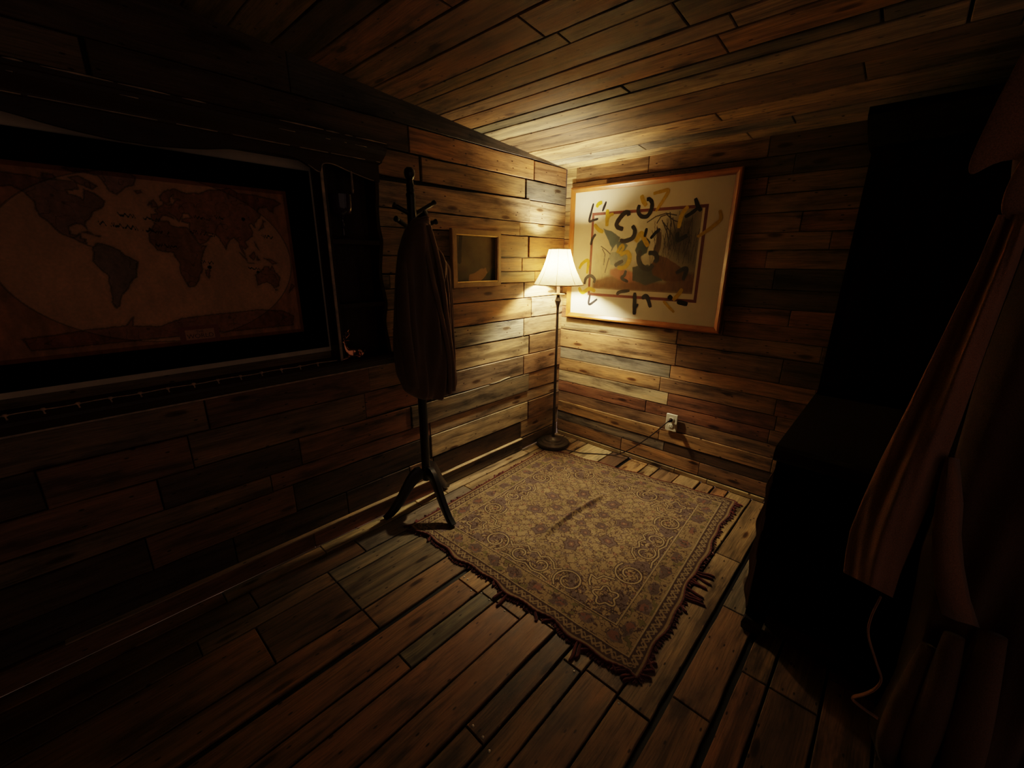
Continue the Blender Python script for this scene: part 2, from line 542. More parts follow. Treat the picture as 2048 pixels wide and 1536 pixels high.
FB = (.26, .168, .092); FT = (.34, .24, .135); FG = (.25, .212, .145); FR = (.29, .162, .082); FD = (.165, .100, .056)
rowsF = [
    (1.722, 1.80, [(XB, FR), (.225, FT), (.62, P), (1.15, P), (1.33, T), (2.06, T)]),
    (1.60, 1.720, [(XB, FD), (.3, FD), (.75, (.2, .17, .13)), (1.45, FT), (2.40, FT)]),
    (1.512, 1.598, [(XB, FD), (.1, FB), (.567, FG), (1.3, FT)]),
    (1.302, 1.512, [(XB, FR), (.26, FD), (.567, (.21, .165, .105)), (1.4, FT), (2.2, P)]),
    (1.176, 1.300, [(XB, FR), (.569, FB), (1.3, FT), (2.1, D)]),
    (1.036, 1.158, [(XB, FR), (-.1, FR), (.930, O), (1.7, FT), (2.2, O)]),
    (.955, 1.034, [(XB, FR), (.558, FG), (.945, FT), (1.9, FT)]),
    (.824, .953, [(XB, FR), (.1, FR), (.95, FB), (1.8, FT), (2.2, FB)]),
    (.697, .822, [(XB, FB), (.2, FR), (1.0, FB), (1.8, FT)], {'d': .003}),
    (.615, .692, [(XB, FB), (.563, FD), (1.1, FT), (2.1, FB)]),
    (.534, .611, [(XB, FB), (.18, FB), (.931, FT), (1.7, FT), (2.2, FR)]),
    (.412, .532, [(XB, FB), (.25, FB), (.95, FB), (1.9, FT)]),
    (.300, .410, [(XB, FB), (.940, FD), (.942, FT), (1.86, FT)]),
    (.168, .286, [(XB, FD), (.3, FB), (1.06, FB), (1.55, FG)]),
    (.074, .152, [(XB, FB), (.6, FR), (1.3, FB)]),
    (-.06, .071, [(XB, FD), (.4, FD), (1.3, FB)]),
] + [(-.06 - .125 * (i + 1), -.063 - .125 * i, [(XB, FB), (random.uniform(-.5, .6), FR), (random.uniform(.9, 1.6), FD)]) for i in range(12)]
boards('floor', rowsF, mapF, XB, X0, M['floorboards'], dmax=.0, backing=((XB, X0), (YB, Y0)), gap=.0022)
cx = [-1.9, -1.75, -1.61, -1.5, -1.35, -1.21, -1.09, -.95, -.82, -.7, -.57, -.43, -.31, -.18, -.06, .07, .2, .32, .45, .57, .7, .825, .958, 1.09, 1.225, 1.30, 1.432, 1.515, 1.640, 1.716, 1.846, 1.935, 2.09, 2.19, 2.285, 2.385, 2.49]
cc = {1.09: B, 1.225: (.24, .185, .115), 1.30: (.25, .19, .115), 1.432: T, 1.515: O, 1.64: (.20, .175, .13), 1.716: (.37, .30, .20), 1.846: (.24, .165, .10), 1.935: (.30, .20, .11), 2.09: (.50, .36, .20), 2.19: (.33, .24, .15), 2.285: (.27, .23, .175), 2.385: (.47, .34, .19)}
rowsC = []
for a, b in zip(cx[:-1], cx[1:]):
    c = cc.get(a, random.choice([B, R, B, D]))
    js = {1.225: [.95], 1.515: [.57], 1.64: [.195, .955], .958: [.4], 2.09: [.75], 2.285: [.5, 1.2], 1.30: [.62]}.get(a, [random.uniform(-.6, 1.2)])
    segs = [(YB, c)] + [(j, jit(c, .25)) for j in js]
    rowsC.append((a, b, segs, {'gap': .0042 if a in (1.716, 1.64) else .0021, 'd': .003 + .003 * random.random()}))
boards('ceiling', rowsC, mapC, YB, Y0, M['boards'], backing=((YB, Y0), (XB, X0)))
# the wall behind the camera, boarded the same way; side beyond the cabinet left out so added world fill enters
hs = [0, .12, .22, .34, .43, .55, .66, .78, .88, 1.0, 1.1, 1.22, 1.34, 1.44, 1.56, 1.68, 1.78, 1.9, 2.02, 2.13, 2.24, 2.33]
boards('wall_behind', [(a, b, [(YB, random.choice([B, R, D, O])), (random.uniform(-1, 1.2), random.choice([B, R, D, O]))]) for a, b in zip(hs[:-1], hs[1:])],
       lambda u, v, d: (XB + d, u, v), YB, Y0, M['boards'], backing=((YB, Y0), (0, 2.33)))
# sliver on a left-wall board edge, its pale colour standing in for light there
mb = MB()
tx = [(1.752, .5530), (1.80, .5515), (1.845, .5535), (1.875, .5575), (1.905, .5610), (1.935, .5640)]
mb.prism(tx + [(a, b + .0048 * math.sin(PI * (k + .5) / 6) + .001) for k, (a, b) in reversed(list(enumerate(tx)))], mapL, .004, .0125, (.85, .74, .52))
WL = bpy.data.objects['wall_left']
mb.build('lit_board_edge', M['boards'], WL, label='pale sliver on the board wall standing in for light on a plank edge')
# plank skirting: a thicker bottom board along the left wall, a thin pale strip along the right wall
mb = MB()
for a, b, c, d in ((XB, -.4, D, .016), (-.4, .6, R, .018), (.6, 1.30, R, .018), (1.30, 2.06, (.145, .125, .10), .020), (2.06, X0 - .02, (.15, .10, .06), .012)):
    plank(mb, a, b, .002, .086, d, jit(c, .05), mapL, back=.004, rag=.0005)
mb.box((-.2, Y0 - .027, .0855), (2.055, Y0 - .004, .0905), (.62, .46, .28), puvaxis=0)  # pale strip on the top edge, lightened for lamp light caught there
tag(mb.build('baseboard_left', M['boards']), kind='structure')
mb = MB()
for a, b in ((YB, .35), (.35, .66), (.66, .86), (.86, 1.24), (1.24, Y0 - .02)):
    plank(mb, a, b, .001, .030, .016, jit((.40, .30, .17), .12), mapR, back=.006, rag=.0004)
tag(mb.build('baseboard_right', M['boards']), kind='structure')
FLOOR = bpy.data.objects['floor']
for (x, y) in [(.952, 1.143), (.953, 1.122), (.921, 1.065), (.94, 1.024), (.938, .976), (.943, .937), (.94, .893), (.945, .80), (.948, .762), (.947, .719), (.919, .555), (.577, .674), (.576, .631), (.564, .593), (.925, .395)]:
    mb = MB().lathe([(0, .0030), (.0022, .0026), (.0040, .0010), (.0042, -.004)], (x, y, 0), n=10)
    mb.build('nail_head', M['steel'], FLOOR, smooth=True)

# ------------------------------------------------------------------ floor lamp
BX, BY = 2.284, 1.684
LX, LY = -.0590, -.0385                 # lean of the stem per metre of height


def make_lamp(label, bulbmat):
    root = empty('floor_lamp', (BX, BY, .002), label, 'lamp')
    SH = Matrix(((1, 0, LX), (0, 1, LY), (0, 0, 1)))
    o = (BX, BY, 0)
    mb = MB().lathe([(0, .002), (.113, .002), (.1185, .008), (.119, .020), (.114, .029), (.090, .034), (.085, .040), (.066, .043), (.060, .050), (.040, .053), (.032, .060), (.016, .066), (.012, .075), (0, .075)], o, 56)
    mb.build('base', M['bronze'], root, smooth=True)
    mb = MB().lathe([(0, .07), (.0092, .07), (.0088, .60), (.0108, .604), (.0108, .612), (.0086, .616), (.0086, 1.000), (.0095, 1.012), (.012, 1.022), (.018, 1.040), (.0215, 1.050), (.018, 1.058), (.012, 1.074), (.011, 1.086), (0, 1.086)], o, 28, SH)
    mb.build('pole', M['bronze'], root, smooth=True)
    mb = MB().lathe([(0, 1.0865), (.020, 1.0865), (.042, 1.091), (.043, 1.0935), (.020, 1.090), (0, 1.090)], o, 32, SH)
    mb.build('drip_pan', M['gold_lip'], root, smooth=True)
    mb = MB().lathe([(0, 1.091), (.0098, 1.091), (.0098, 1.165), (.016, 1.170), (.018, 1.200), (.018, 1.225), (0, 1.225)], o, 24, SH)
    mb.build('socket_sleeve', M['socket'], root, smooth=True, label='pale candle-style sleeve under the shade')
    mb = MB().lathe([(0, 1.222), (.013, 1.225), (.016, 1.240), (.026, 1.262), (.030, 1.282), (.027, 1.300), (.016, 1.313), (0, 1.317)], o, 24, SH)
    mb.build('bulb', bulbmat, root, smooth='all')
    # bell shade of eight panels
    prof = [(.158, 1.152), (.150, 1.166), (.134, 1.192), (.117, 1.224), (.101, 1.258), (.088, 1.293), (.077, 1.330), (.0665, 1.368)]
    n = 96
    rings = []
    off = .55
    for r, z in prof:
        ring = []
        for k in range(n):
            a = 2 * PI * k / n + off
            s = (k % 12) / 12.0
            rr = r * (1 - .022 * math.sin(PI * s))
            p = SH @ Vector((rr * math.cos(a), rr * math.sin(a), z))
            ring.append(p + Vector(o))
        rings.append(ring)
    sh = MB().loft(rings, cap=False).build('lamp_shade', M['shade'], root, smooth='all', label='cream linen bell shade glowing from within')
    tr = MB()
    for j in range(8):
        a = 2 * PI * j / 8 + off
        tr.tube([SH @ Vector(((r + .0006) * math.cos(a), (r + .0006) * math.sin(a), z)) + Vector(o) for r, z in prof], .0011, 6)
    tr.build('seam_piping', M['belt'], sh, smooth='all')
    for (r, z, t, nm) in ((.0670, 1.368, .0026, 'top_trim'), (.1585, 1.152, .0030, 'bottom_trim')):
        ring = [SH @ Vector((r * math.cos(q), r * math.sin(q), z)) + Vector(o) for q in [2 * PI * k / 48 for k in range(49)]]
        MB().tube(ring, t, 6, cap=False).build(nm, M['shade'] if nm == 'top_trim' else M['twine'], sh, smooth='all')
    sp = MB()
    for a in (0, 2 * PI / 3, 4 * PI / 3):
        sp.tube([SH @ Vector((.066 * math.cos(a), .066 * math.sin(a), 1.364)) + Vector(o), SH @ Vector((.012 * math.cos(a), .012 * math.sin(a), 1.345)) + Vector(o)], .0014, 6)
    sp.tube([SH @ Vector((.016 * math.cos(q), .016 * math.sin(q), 1.343)) + Vector(o) for q in [2 * PI * k / 24 for k in range(25)]], .0015, 6, cap=False)
    sp.build('shade_spider', M['bronze'], sh, smooth='all')
    return root


lamp = make_lamp('lit floor lamp with cream bell shade and dark bronze pole in the room corner', M['bulb'])
# its cord runs over the rug edge and up to the socket
pts = [(2.262, 1.580, .012), (2.262, 1.545, .010), (2.276, 1.505, .009), (2.304, 1.441, .006), (2.352, 1.378, .005), (2.405, 1.305, .005), (2.432, 1.235, .020), (2.430, 1.120, .115), (2.424, 1.010, .235), (2.426, .945, .318), (2.438, .922, .348)]
cd = MB().tube(smooth_path(pts, 8), .0034, 8).build('power_cord', M['cord'], lamp, smooth='all')
pg = MB().tube([(2.437, .925, .347), (2.444, .918, .352), (2.460, .914, .354)], [.007, .0115, .013], 12)
pg.build('plug', M['cord'], cd, smooth=True)

# ------------------------------------------------------------------ wall outlet
OY, OZ, OX = .914, .332, 2.476
outlet = empty('wall_outlet', (OX, OY, OZ), 'cream two-socket wall outlet with a dark plug, low on the board wall', 'outlet')
def plate_ring(w, h, x, r=.006, n=5):
    pts = []
    for cx_, cz_, a0 in ((w - r, h - r, 0), (-(w - r), h - r, 90), (-(w - r), -(h - r), 180), (w - r, -(h - r), 270)):
        for k in range(n):
            a = math.radians(a0 + 90 * k / (n - 1))
            pts.append((x, OY + cx_ + r * math.cos(a), OZ + cz_ + r * math.sin(a)))
    return pts
MB().loft([plate_ring(.036, .056, OX), plate_ring(.036, .056, OX - .003), plate_ring(.033, .053, OX - .0065)]).build('face_plate', M['plate'], outlet, smooth=True)
for dz in (.0215, -.0215):
    ring = lambda r, x, dz=dz: [(x, OY + r * math.cos(2 * PI * k / 24), OZ + dz + max(-.0125, min(.0125, r * math.sin(2 * PI * k / 24)))) for k in range(24)]
    rc = MB().loft([ring(.0165, OX - .006), ring(.0165, OX - .0085), ring(.0155, OX - .009)]).build('receptacle', M['plate'], outlet, smooth=True)
    s = MB()
    for dy, hh in ((.0065, .0045), (-.0065, .0038)):
        s.box((OX - .0094, OY + dy - .001, OZ + dz - hh + .002), (OX - .0088, OY + dy + .001, OZ + dz + hh + .002))
    s.lathe([(0, .0004), (.0024, .0004), (.0024, 0)], (OX - .009, OY, OZ + dz - .008), 10, Matrix(((0, 0, -1), (0, 1, 0), (1, 0, 0))))
    s.build('slots', M['slot'], rc)
MB().lathe([(0, .0012), (.0028, .0008), (.003, 0)], (OX - .0065, OY, OZ), 12, Matrix(((0, 0, -1), (0, 1, 0), (1, 0, 0)))).build('screw', M['steel'], outlet, smooth=True)

# ------------------------------------------------------------------ coat stand
PX, PY = 1.168, 1.690
stand = empty('coat_stand', (PX, PY, 0), 'black wooden tripod coat stand with angled pegs, standing by the left wall', 'coat stand')
MB().lathe([(0, .165), (.020, .167), (.027, .18), (.028, .20), (.023, .235), (.0225, .30), (.0215, .70), (.020, 1.20), (.0205, 1.42), (.020, 1.50), (.0185, 1.56), (.021, 1.567), (.021, 1.575), (.0165, 1.583), (.0185, 1.592), (.0165, 1.600), (.0185, 1.610), (.015, 1.622), (.014, 1.632), (0, 1.632)], (PX, PY, 0), 28).build('pole', M['stand'], stand, smooth=True)
MB().lathe([(0, 1.628), (.012, 1.630), (.016, 1.636), (.0225, 1.647), (.0245, 1.660), (.0215, 1.673), (.012, 1.682), (0, 1.684)], (PX, PY, 0), 28).build('finial', M['stand'], stand, smooth=True)
for (fx, fy, fz) in ((.939, 1.752, .0), (1.139, 1.440, .008), (1.365, 1.772, .004)):
    d = Vector((fx - PX, fy - PY, 0)); Ln = d.length; d.normalize()
    side = Vector((-d.y, d.x, 0))
    prof = [(.010, .215, .042), (.035, .218, .042), (.065, .204, .038), (.095, .174, .033), (.125, .132, .029), (.155, .088, .026), (.185, .052, .023), (.212, .026, .018), (.245, .010, .011)]
    rings = []
    for (r, z, h) in prof:
        r *= Ln / .245
        c = Vector((PX, PY, fz)) + d * r + Vector((0, 0, z))
        w = .0155
        rings.append([c + side * (w * sx) + Vector((0, 0, hz * h * .72)) + d * (hz * h * .55) for sx, hz in ((-.7, -1), (.7, -1), (1, -.7), (1, .7), (.7, 1), (-.7, 1), (-1, .7), (-1, -.7))])
    for rg in rings:
        for p in rg: p.z = max(p.z, fz)
    MB().loft(rings).build('leg', M['stand'], stand, smooth=True)
for ang, z0, ln, rise in ((18, 1.485, .150, .100), (-22, 1.425, .125, .062), (162, 1.490, .105, .045), (200, 1.425, .125, .050), (-82, 1.452, .09, .045)):
    a = math.radians(ang)
    d = Vector((math.cos(a) * ln, math.sin(a) * min(ln, .10), rise))
    p0 = Vector((PX, PY, z0))
    if ang in (18,): d = Vector((.125, -.010, .068))
    if ang == -22: d = Vector((.112, -.035, .044))
    if ang == 162: d = Vector((-.085, .012, .036))
    if ang == 200: d = Vector((-.105, -.030, .042))
    MB().tube([p0, p0 + d * .25, p0 + d * .8, p0 + d * .86, p0 + d * .93, p0 + d * .985, p0 + d], [.0085, .0095, .0105, .0085, .0125, .012, .005], 14).build('peg', M['stand'], stand, smooth=True)

# ------------------------------------------------------------------ jacket on the coat stand
def profile_at(tab, z):
    tab = sorted(tab)
    if z <= tab[0][0]: return tab[0][1:]
    for a, b in zip(tab[:-1], tab[1:]):
        if a[0] <= z <= b[0]:
            t = (z - a[0]) / (b[0] - a[0])
            return tuple(a[i] + (b[i] - a[i]) * t for i in range(1, len(a)))
    return tab[-1][1:]


jk = empty('jacket', (1.15, 1.60, .66), 'dark brown wool jacket draped from the coat stand pegs', 'jacket')
TABJ = [(1.470, 1.122, 1.150, .020), (1.455, 1.105, 1.160, .035), (1.43, 1.085, 1.170, .050), (1.39, 1.064, 1.185, .060), (1.33, 1.036, 1.225, .065), (1.285, 1.022, 1.268, .062), (1.262, 1.016, 1.286, .060), (1.22, 1.008, 1.290, .060), (1.11, 1.000, 1.289, .062), (.92, .982, 1.288, .068), (.80, .990, 1.283, .070), (.72, 1.018, 1.278, .070), (.688, 1.040, 1.272, .066), (.668, 1.060, 1.255, .050)]
rings = []
for i in range(90):
    z = 1.470 - (1.470 - .668) * i / 89
    xl, xr, dp = profile_at(TABJ, z)
    k = min(1.0, (1.47 - z) / .35)
    ring = []
    for j in range(160):
        a = 2 * PI * j / 160
        ca, sa = math.cos(a), math.sin(a)
        x = (xl + xr) / 2 + (xr - xl) / 2 * math.copysign(abs(ca) ** .8, ca)
        u = (x - 1.15)
        fold = .016 * math.sin(u * 62 + z * 5) + .010 * math.sin(u * 118 - z * 8 + 1) + .010 * math.sin(u * 30 + z * 11)
        y = 1.595 + dp * math.copysign(abs(sa) ** .7, sa) * (1 + .15 * math.sin(z * 9)) + (fold * k if sa < 0 else fold * k * .3)
        zz = z - (.016 * math.sin(u * 22 + 1) if i > 84 else 0) * (i - 84) / 5
        ring.append((x, min(y, 1.665), zz))
    rings.append(ring)
MB().loft(rings).build('body', M['jacket'], jk, smooth='all')
# sleeves, lapels and pale-edged fronts lying over the body
def sleeve(mb, path, rads, sq=(1, .6)):
    mb.tube(smooth_path(path, 7), [r for i, r in enumerate(np.interp(np.linspace(0, 1, (len(path) - 1) * 7 + 1), np.linspace(0, 1, len(rads)), rads))], 24, sq=sq)
s1 = MB(); sleeve(s1, [(1.236, 1.570, 1.250), (1.226, 1.555, 1.15), (1.222, 1.545, 1.00), (1.222, 1.542, .86), (1.224, 1.545, .715)], [.022, .034, .034, .031, .029])
s1.build('sleeve', M['jacket'], jk, smooth='all')
s2 = MB(); sleeve(s2, [(1.030, 1.575, 1.290), (1.010, 1.560, 1.15), (1.000, 1.548, 1.00), (1.012, 1.545, .86), (1.030, 1.550, .745)], [.020, .034, .038, .036, .032])
s2.build('sleeve', M['jacket'], jk, smooth='all')
for path in ([(1.150, 1.548, 1.44), (1.172, 1.533, 1.34), (1.190, 1.518, 1.20), (1.200, 1.508, 1.05), (1.214, 1.502, .90), (1.226, 1.505, .78), (1.230, 1.513, .69)],
             [(1.118, 1.548, 1.43), (1.130, 1.530, 1.30), (1.150, 1.512, 1.15), (1.178, 1.503, 1.00), (1.196, 1.500, .88), (1.204, 1.505, .76), (1.206, 1.513, .68)]):
    mb = MB().tube(smooth_path(path, 8), .011, 10, sq=(.5, 1.2))
    mb.build('front_edge', M['jacket'], jk, smooth='all')
mb = MB().tube(smooth_path([(1.100, 1.585, 1.435), (1.118, 1.555, 1.455), (1.142, 1.552, 1.462), (1.165, 1.580, 1.448), (1.185, 1.60, 1.40)], 8), .017, 10, sq=(1, .7))
mb.build('collar', M['jacket'], jk, smooth='all')

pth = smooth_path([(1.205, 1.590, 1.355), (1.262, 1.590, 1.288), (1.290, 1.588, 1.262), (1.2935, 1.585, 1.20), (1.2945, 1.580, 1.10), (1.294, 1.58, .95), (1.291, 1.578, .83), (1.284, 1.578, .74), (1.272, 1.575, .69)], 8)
MB().tube(pth, .0042, 8).build('rim_light_edge', M['jacket_edge'], jk, smooth='all', label='pale tube down the jacket side, its colour standing in for rim light')  # tan colour paints the lamp's rim light along this side
# ------------------------------------------------------------------ small picture on the left wall
def frame_loop(mb, mapf, u0, u1, v0, v1, prof):
    """mitred moulding: prof = (inset from the outer edge, height off the wall)"""
    rings = []
    for ins, h in prof:
        rings.append([mapf(u0 + ins, v0 + ins, h), mapf(u1 - ins, v0 + ins, h), mapf(u1 - ins, v1 - ins, h), mapf(u0 + ins, v1 - ins, h)])
    n = len(rings)
    vs = []; puv = []; fs = []
    for e in range(4):
        b = len(vs)
        for i in range(n):
            for c in (e, (e + 1) % 4):
                p = rings[i][c]
                vs.append(p)
                along = (p[0] + p[1]) if e % 2 == 0 else p[2]
                puv.append((along + e * 3, prof[i][0] + e, e * 1.7))
        for i in range(n - 1):
            fs.append((b + 2 * i, b + 2 * i + 1, b + 2 * i + 3, b + 2 * i + 2))
    mb.add(vs, fs, (1, 1, 1), puv)
    return mb


def canvas(name, mapf, u0, u1, v0, v1, d, nu, nv, fn, mat, parent=None):
    """flat sheet whose colours are worked out point by point by fn(U, V) -> (n, 3)"""
    us = np.linspace(u0, u1, nu); vs_ = np.linspace(v0, v1, nv)
    U, V = np.meshgrid(us, vs_)
    c = np.clip(fn(U.ravel(), V.ravel()), 0, 1)
    me = bpy.data.meshes.new(name)
    a = np.array(mapf(0, 0, d)); e1 = np.array(mapf(1, 0, d)) - a; e2 = np.array(mapf(0, 1, d)) - a
    co = a[None] + U.ravel()[:, None] * e1[None] + V.ravel()[:, None] * e2[None]
    grid_mesh(me, co, nu, nv, c)
    me.materials.append(mat)
    o = bpy.data.objects.new(name, me); COL.objects.link(o)
    if parent is not None:
        o.parent = parent; o.matrix_parent_inverse = pinv(parent)
    return o


def grid_mesh(me, co, nu, nv, c):
    me.vertices.add(nu * nv)
    me.vertices.foreach_set('co', co.astype(np.float32).ravel())
    i = np.arange(nu * nv).reshape(nv, nu)
    q = np.stack([i[:-1, :-1], i[:-1, 1:], i[1:, 1:], i[1:, :-1]], -1).reshape(-1, 4)
    nf = len(q)
    me.loops.add(nf * 4); me.loops.foreach_set('vertex_index', q.ravel().astype(np.int32))
    me.polygons.add(nf); me.polygons.foreach_set('loop_start', np.arange(0, nf * 4, 4, dtype=np.int32))
    me.update(calc_edges=True)
    at = me.attributes.new('pcol', 'FLOAT_COLOR', 'POINT')
    at.data.foreach_set('color', np.concatenate([c, np.ones((len(c), 1))], 1).astype(np.float32).ravel())
    me.polygons.foreach_set('use_smooth', [True] * nf)


def vnoise(x, y, seed=0):
    """smooth value noise, about 0..1"""
    r = np.random.RandomState(seed).rand(256, 256)
    xi = np.floor(x).astype(int); yi = np.floor(y).astype(int)
    fx = x - xi; fy = y - yi
    fx = fx * fx * (3 - 2 * fx); fy = fy * fy * (3 - 2 * fy)
    g = lambda a, b: r[(yi + b) % 256, (xi + a) % 256]
    return (g(0, 0) * (1 - fx) + g(1, 0) * fx) * (1 - fy) + (g(0, 1) * (1 - fx) + g(1, 1) * fx) * fy


def fbm(x, y, seed=0, o=4):
    s = 0; a = .5
    for k in range(o):
        s = s + a * vnoise(x * 2 ** k, y * 2 ** k, seed + k); a *= .5
    return s / (1 - .5 ** o)


def inpoly(x, y, poly):
    ins = np.zeros(len(x), bool)
    n = len(poly)
    for i in range(n):
        x0, y0 = poly[i]; x1, y1 = poly[(i + 1) % n]
        if y0 == y1: continue
        c = ((y0 > y) != (y1 > y)) & (x < (x1 - x0) * (y - y0) / (y1 - y0) + x0)
        ins ^= c
    return ins


def segdist(x, y, pts):
    d = np.full(len(x), 9.0)
    for (x0, y0), (x1, y1) in zip(pts[:-1], pts[1:]):
        dx, dy = x1 - x0, y1 - y0
        t = np.clip(((x - x0) * dx + (y - y0) * dy) / (dx * dx + dy * dy + 1e-12), 0, 1)
        d = np.minimum(d, np.hypot(x - x0 - t * dx, y - y0 - t * dy))
    return d


def lerp(a, b, t):
    return a * (1 - t[:, None]) + np.array(b)[None] * t[:, None]


sp = empty('small_picture', (1.648, Y0 - .008, 1.305), 'small dark landscape painting in a plain bronze frame between coat stand and lamp', 'picture')
u0, u1, v0, v1 = 1.468, 1.834, 1.152, 1.456
mb = frame_loop(MB(), mapL, u0, u1, v0, v1, [(0, .006), (0, .026), (.003, .029), (.0245, .029), (.0270, .0265)])
mb.build('frame', M['gold_frame'], sp)
mb = frame_loop(MB(), mapL, u0 + .0265, u1 - .0265, v0 + .0265, v1 - .0265, [(0, .0272), (.003, .0290), (.006, .0262), (.0065, .006)])
mb.build('inner_lip', M['gold_lip'], sp, label='bright gilt inner lip')
def small_pic(U, V):
    a = (U - u0) / (u1 - u0); b = (V - v0) / (v1 - v0)
    n = fbm(U * 14, V * 14, 3); n2 = fbm(U * 45, V * 20, 9)
    c = np.tile(np.array([[.16, .125, .055]]), (len(U), 1)) * (.6 + .9 * n)[:, None]
    c = lerp(c, (.27, .19, .085), np.clip((a - .35) * 1.3, 0, 1) * np.clip((b - .35) * 2, 0, 1) * (.4 + .8 * n2))
    c = lerp(c, (.045, .048, .026), np.clip((.42 - b) * 2.6, 0, 1) * (1 - .3 * n))
    hill = inpoly(a, b + .03 * n2, [(.33, .06), (.36, .24), (.48, .27), (.58, .33), (.70, .36), (.74, .26), (.66, .17), (.55, .10), (.42, .09)])
    c = np.where(hill[:, None], np.array([.38, .24, .10]) * (.7 + .5 * n)[:, None], c)
    rock = inpoly(a, b, [(.68, .08), (.72, .22), (.80, .30), (.86, .34), (.93, .30), (.93, .07)])
    c = np.where(rock[:, None], np.array([.075, .08, .05]) * (.6 + .8 * n2)[:, None], c)
    trunk = segdist(a, b, [(.17, .45), (.19, .7), (.21, .9)]) < .022 + .02 * n
    c = np.where(trunk[:, None], c * .35, c)
    return c
canvas('painting', mapL, u0 + .030, u1 - .030, v0 + .030, v1 - .030, .0090, 150, 130, small_pic, M['print'], sp)

# ------------------------------------------------------------------ large framed print on the right wall
bp_ = empty('framed_print', (X0 - .006, 1.23, 1.335), 'large orange-wood framed waterfowl print overpainted with black and yellow brush strokes', 'picture')
u0, u1, v0, v1 = .712, 1.747, .917, 1.756
FZ = .004
mb = frame_loop(MB(), lambda u, v, d: (X0 - FZ - d, u, v), u0, u1, v0, v1, [(0, .004), (0, .026), (.004, .031), (.013, .031), (.019, .027), (.030, .021), (.0325, .020), (.033, .012)])
mb.build('frame', M['orange_frame'], bp_)
PM = lambda u, v, d: (2.4700 - d, u, v)
def quad(name, mapf, u0, u1, v0, v1, d, mat, parent):
    mb = MB(); mb.add([mapf(u0, v0, d), mapf(u1, v0, d), mapf(u1, v1, d), mapf(u0, v1, d)], [(0, 1, 2, 3)])
    return mb.build(name, mat, parent)
quad('mat_board', PM, u0 + .031, u1 - .031, v0 + .031, v1 - .031, 0, M['mat'], bp_)
mb = MB()
a0, a1, b0, b1 = .859, 1.580, 1.075, 1.594
t = .0165
for (q0, q1, w0, w1) in ((a0, a1, b0, b0 + t), (a0, a1, b1 - t, b1), (a0, a0 + t, b0 + t, b1 - t), (a1 - t, a1, b0 + t, b1 - t)):
    mb.add([PM(q0, w0, .0004), PM(q1, w0, .0004), PM(q1, w1, .0004), PM(q0, w1, .0004)], [(0, 1, 2, 3)])
mb.build('mat_border_line', M['redline'], bp_, label='brick-red line border on the mat')
STK = [([(1.575, 1.65), (1.588, 1.601), (1.599, 1.547), (1.57, 1.549), (1.533, 1.557)], 0.0116),
([(1.483, 1.654), (1.505, 1.599)], 0.0114),
([(1.319, 1.562), (1.327, 1.581), (1.351, 1.578), (1.383, 1.547), (1.399, 1.518), (1.386, 1.498), (1.351, 1.487)], 0.022),
([(1.258, 1.619), (1.262, 1.584), (1.239, 1.555), (1.202, 1.553), (1.181, 1.585), (1.18, 1.624), (1.198, 1.644), (1.214, 1.644)], 0.0184),
([(1.292, 1.505), (1.272, 1.475), (1.284, 1.434), (1.336, 1.417), (1.368, 1.424)], 0.0204),
([(1.544, 1.465), (1.566, 1.438), (1.578, 1.398)], 0.0134),
([(1.61, 1.147), (1.599, 1.186), (1.565, 1.204), (1.533, 1.184), (1.536, 1.159)], 0.0159),
([(1.561, 1.085), (1.565, 1.016), (1.503, 1.055)], 0.0114),
([(1.361, 1.091), (1.34, 1.11), (1.273, 1.122)], 0.0167),
([(1.237, 1.112), (1.232, 1.044), (1.228, 0.976)], 0.0194),
([(1.233, 1.008), (1.208, 1.044)], 0.0123),
([(1.186, 1.078), (1.158, 1.095), (1.125, 1.029)], 0.0193),
([(1.309, 1.243), (1.317, 1.215), (1.335, 1.195), (1.289, 1.175)], 0.0146),
([(1.223, 1.362), (1.233, 1.317), (1.21, 1.272), (1.162, 1.254), (1.136, 1.281)], 0.0235),
([(1.172, 1.347), (1.131, 1.343), (1.116, 1.314), (1.129, 1.292)], 0.0217),
([(1.114, 1.48), (1.14, 1.459), (1.168, 1.428)], 0.0135),
([(1.197, 1.487), (1.206, 1.438)], 0.0138),
([(0.934, 1.628), (0.915, 1.587), (0.895, 1.561)], 0.0169),
([(0.912, 1.58), (0.942, 1.556), (0.979, 1.535)], 0.0155),
([(1.009, 1.458), (1.006, 1.417), (0.983, 1.424), (0.952, 1.439)], 0.0191),
([(0.994, 1.235), (0.937, 1.262), (0.948, 1.197)], 0.018),
([(1.022, 1.105), (0.999, 1.088)], 0.0199),
([(0.967, 1.075), (0.905, 1.064)], 0.0212),
([(1.391, 1.269), (1.369, 1.284), (1.334, 1.301)], 0.0182)]
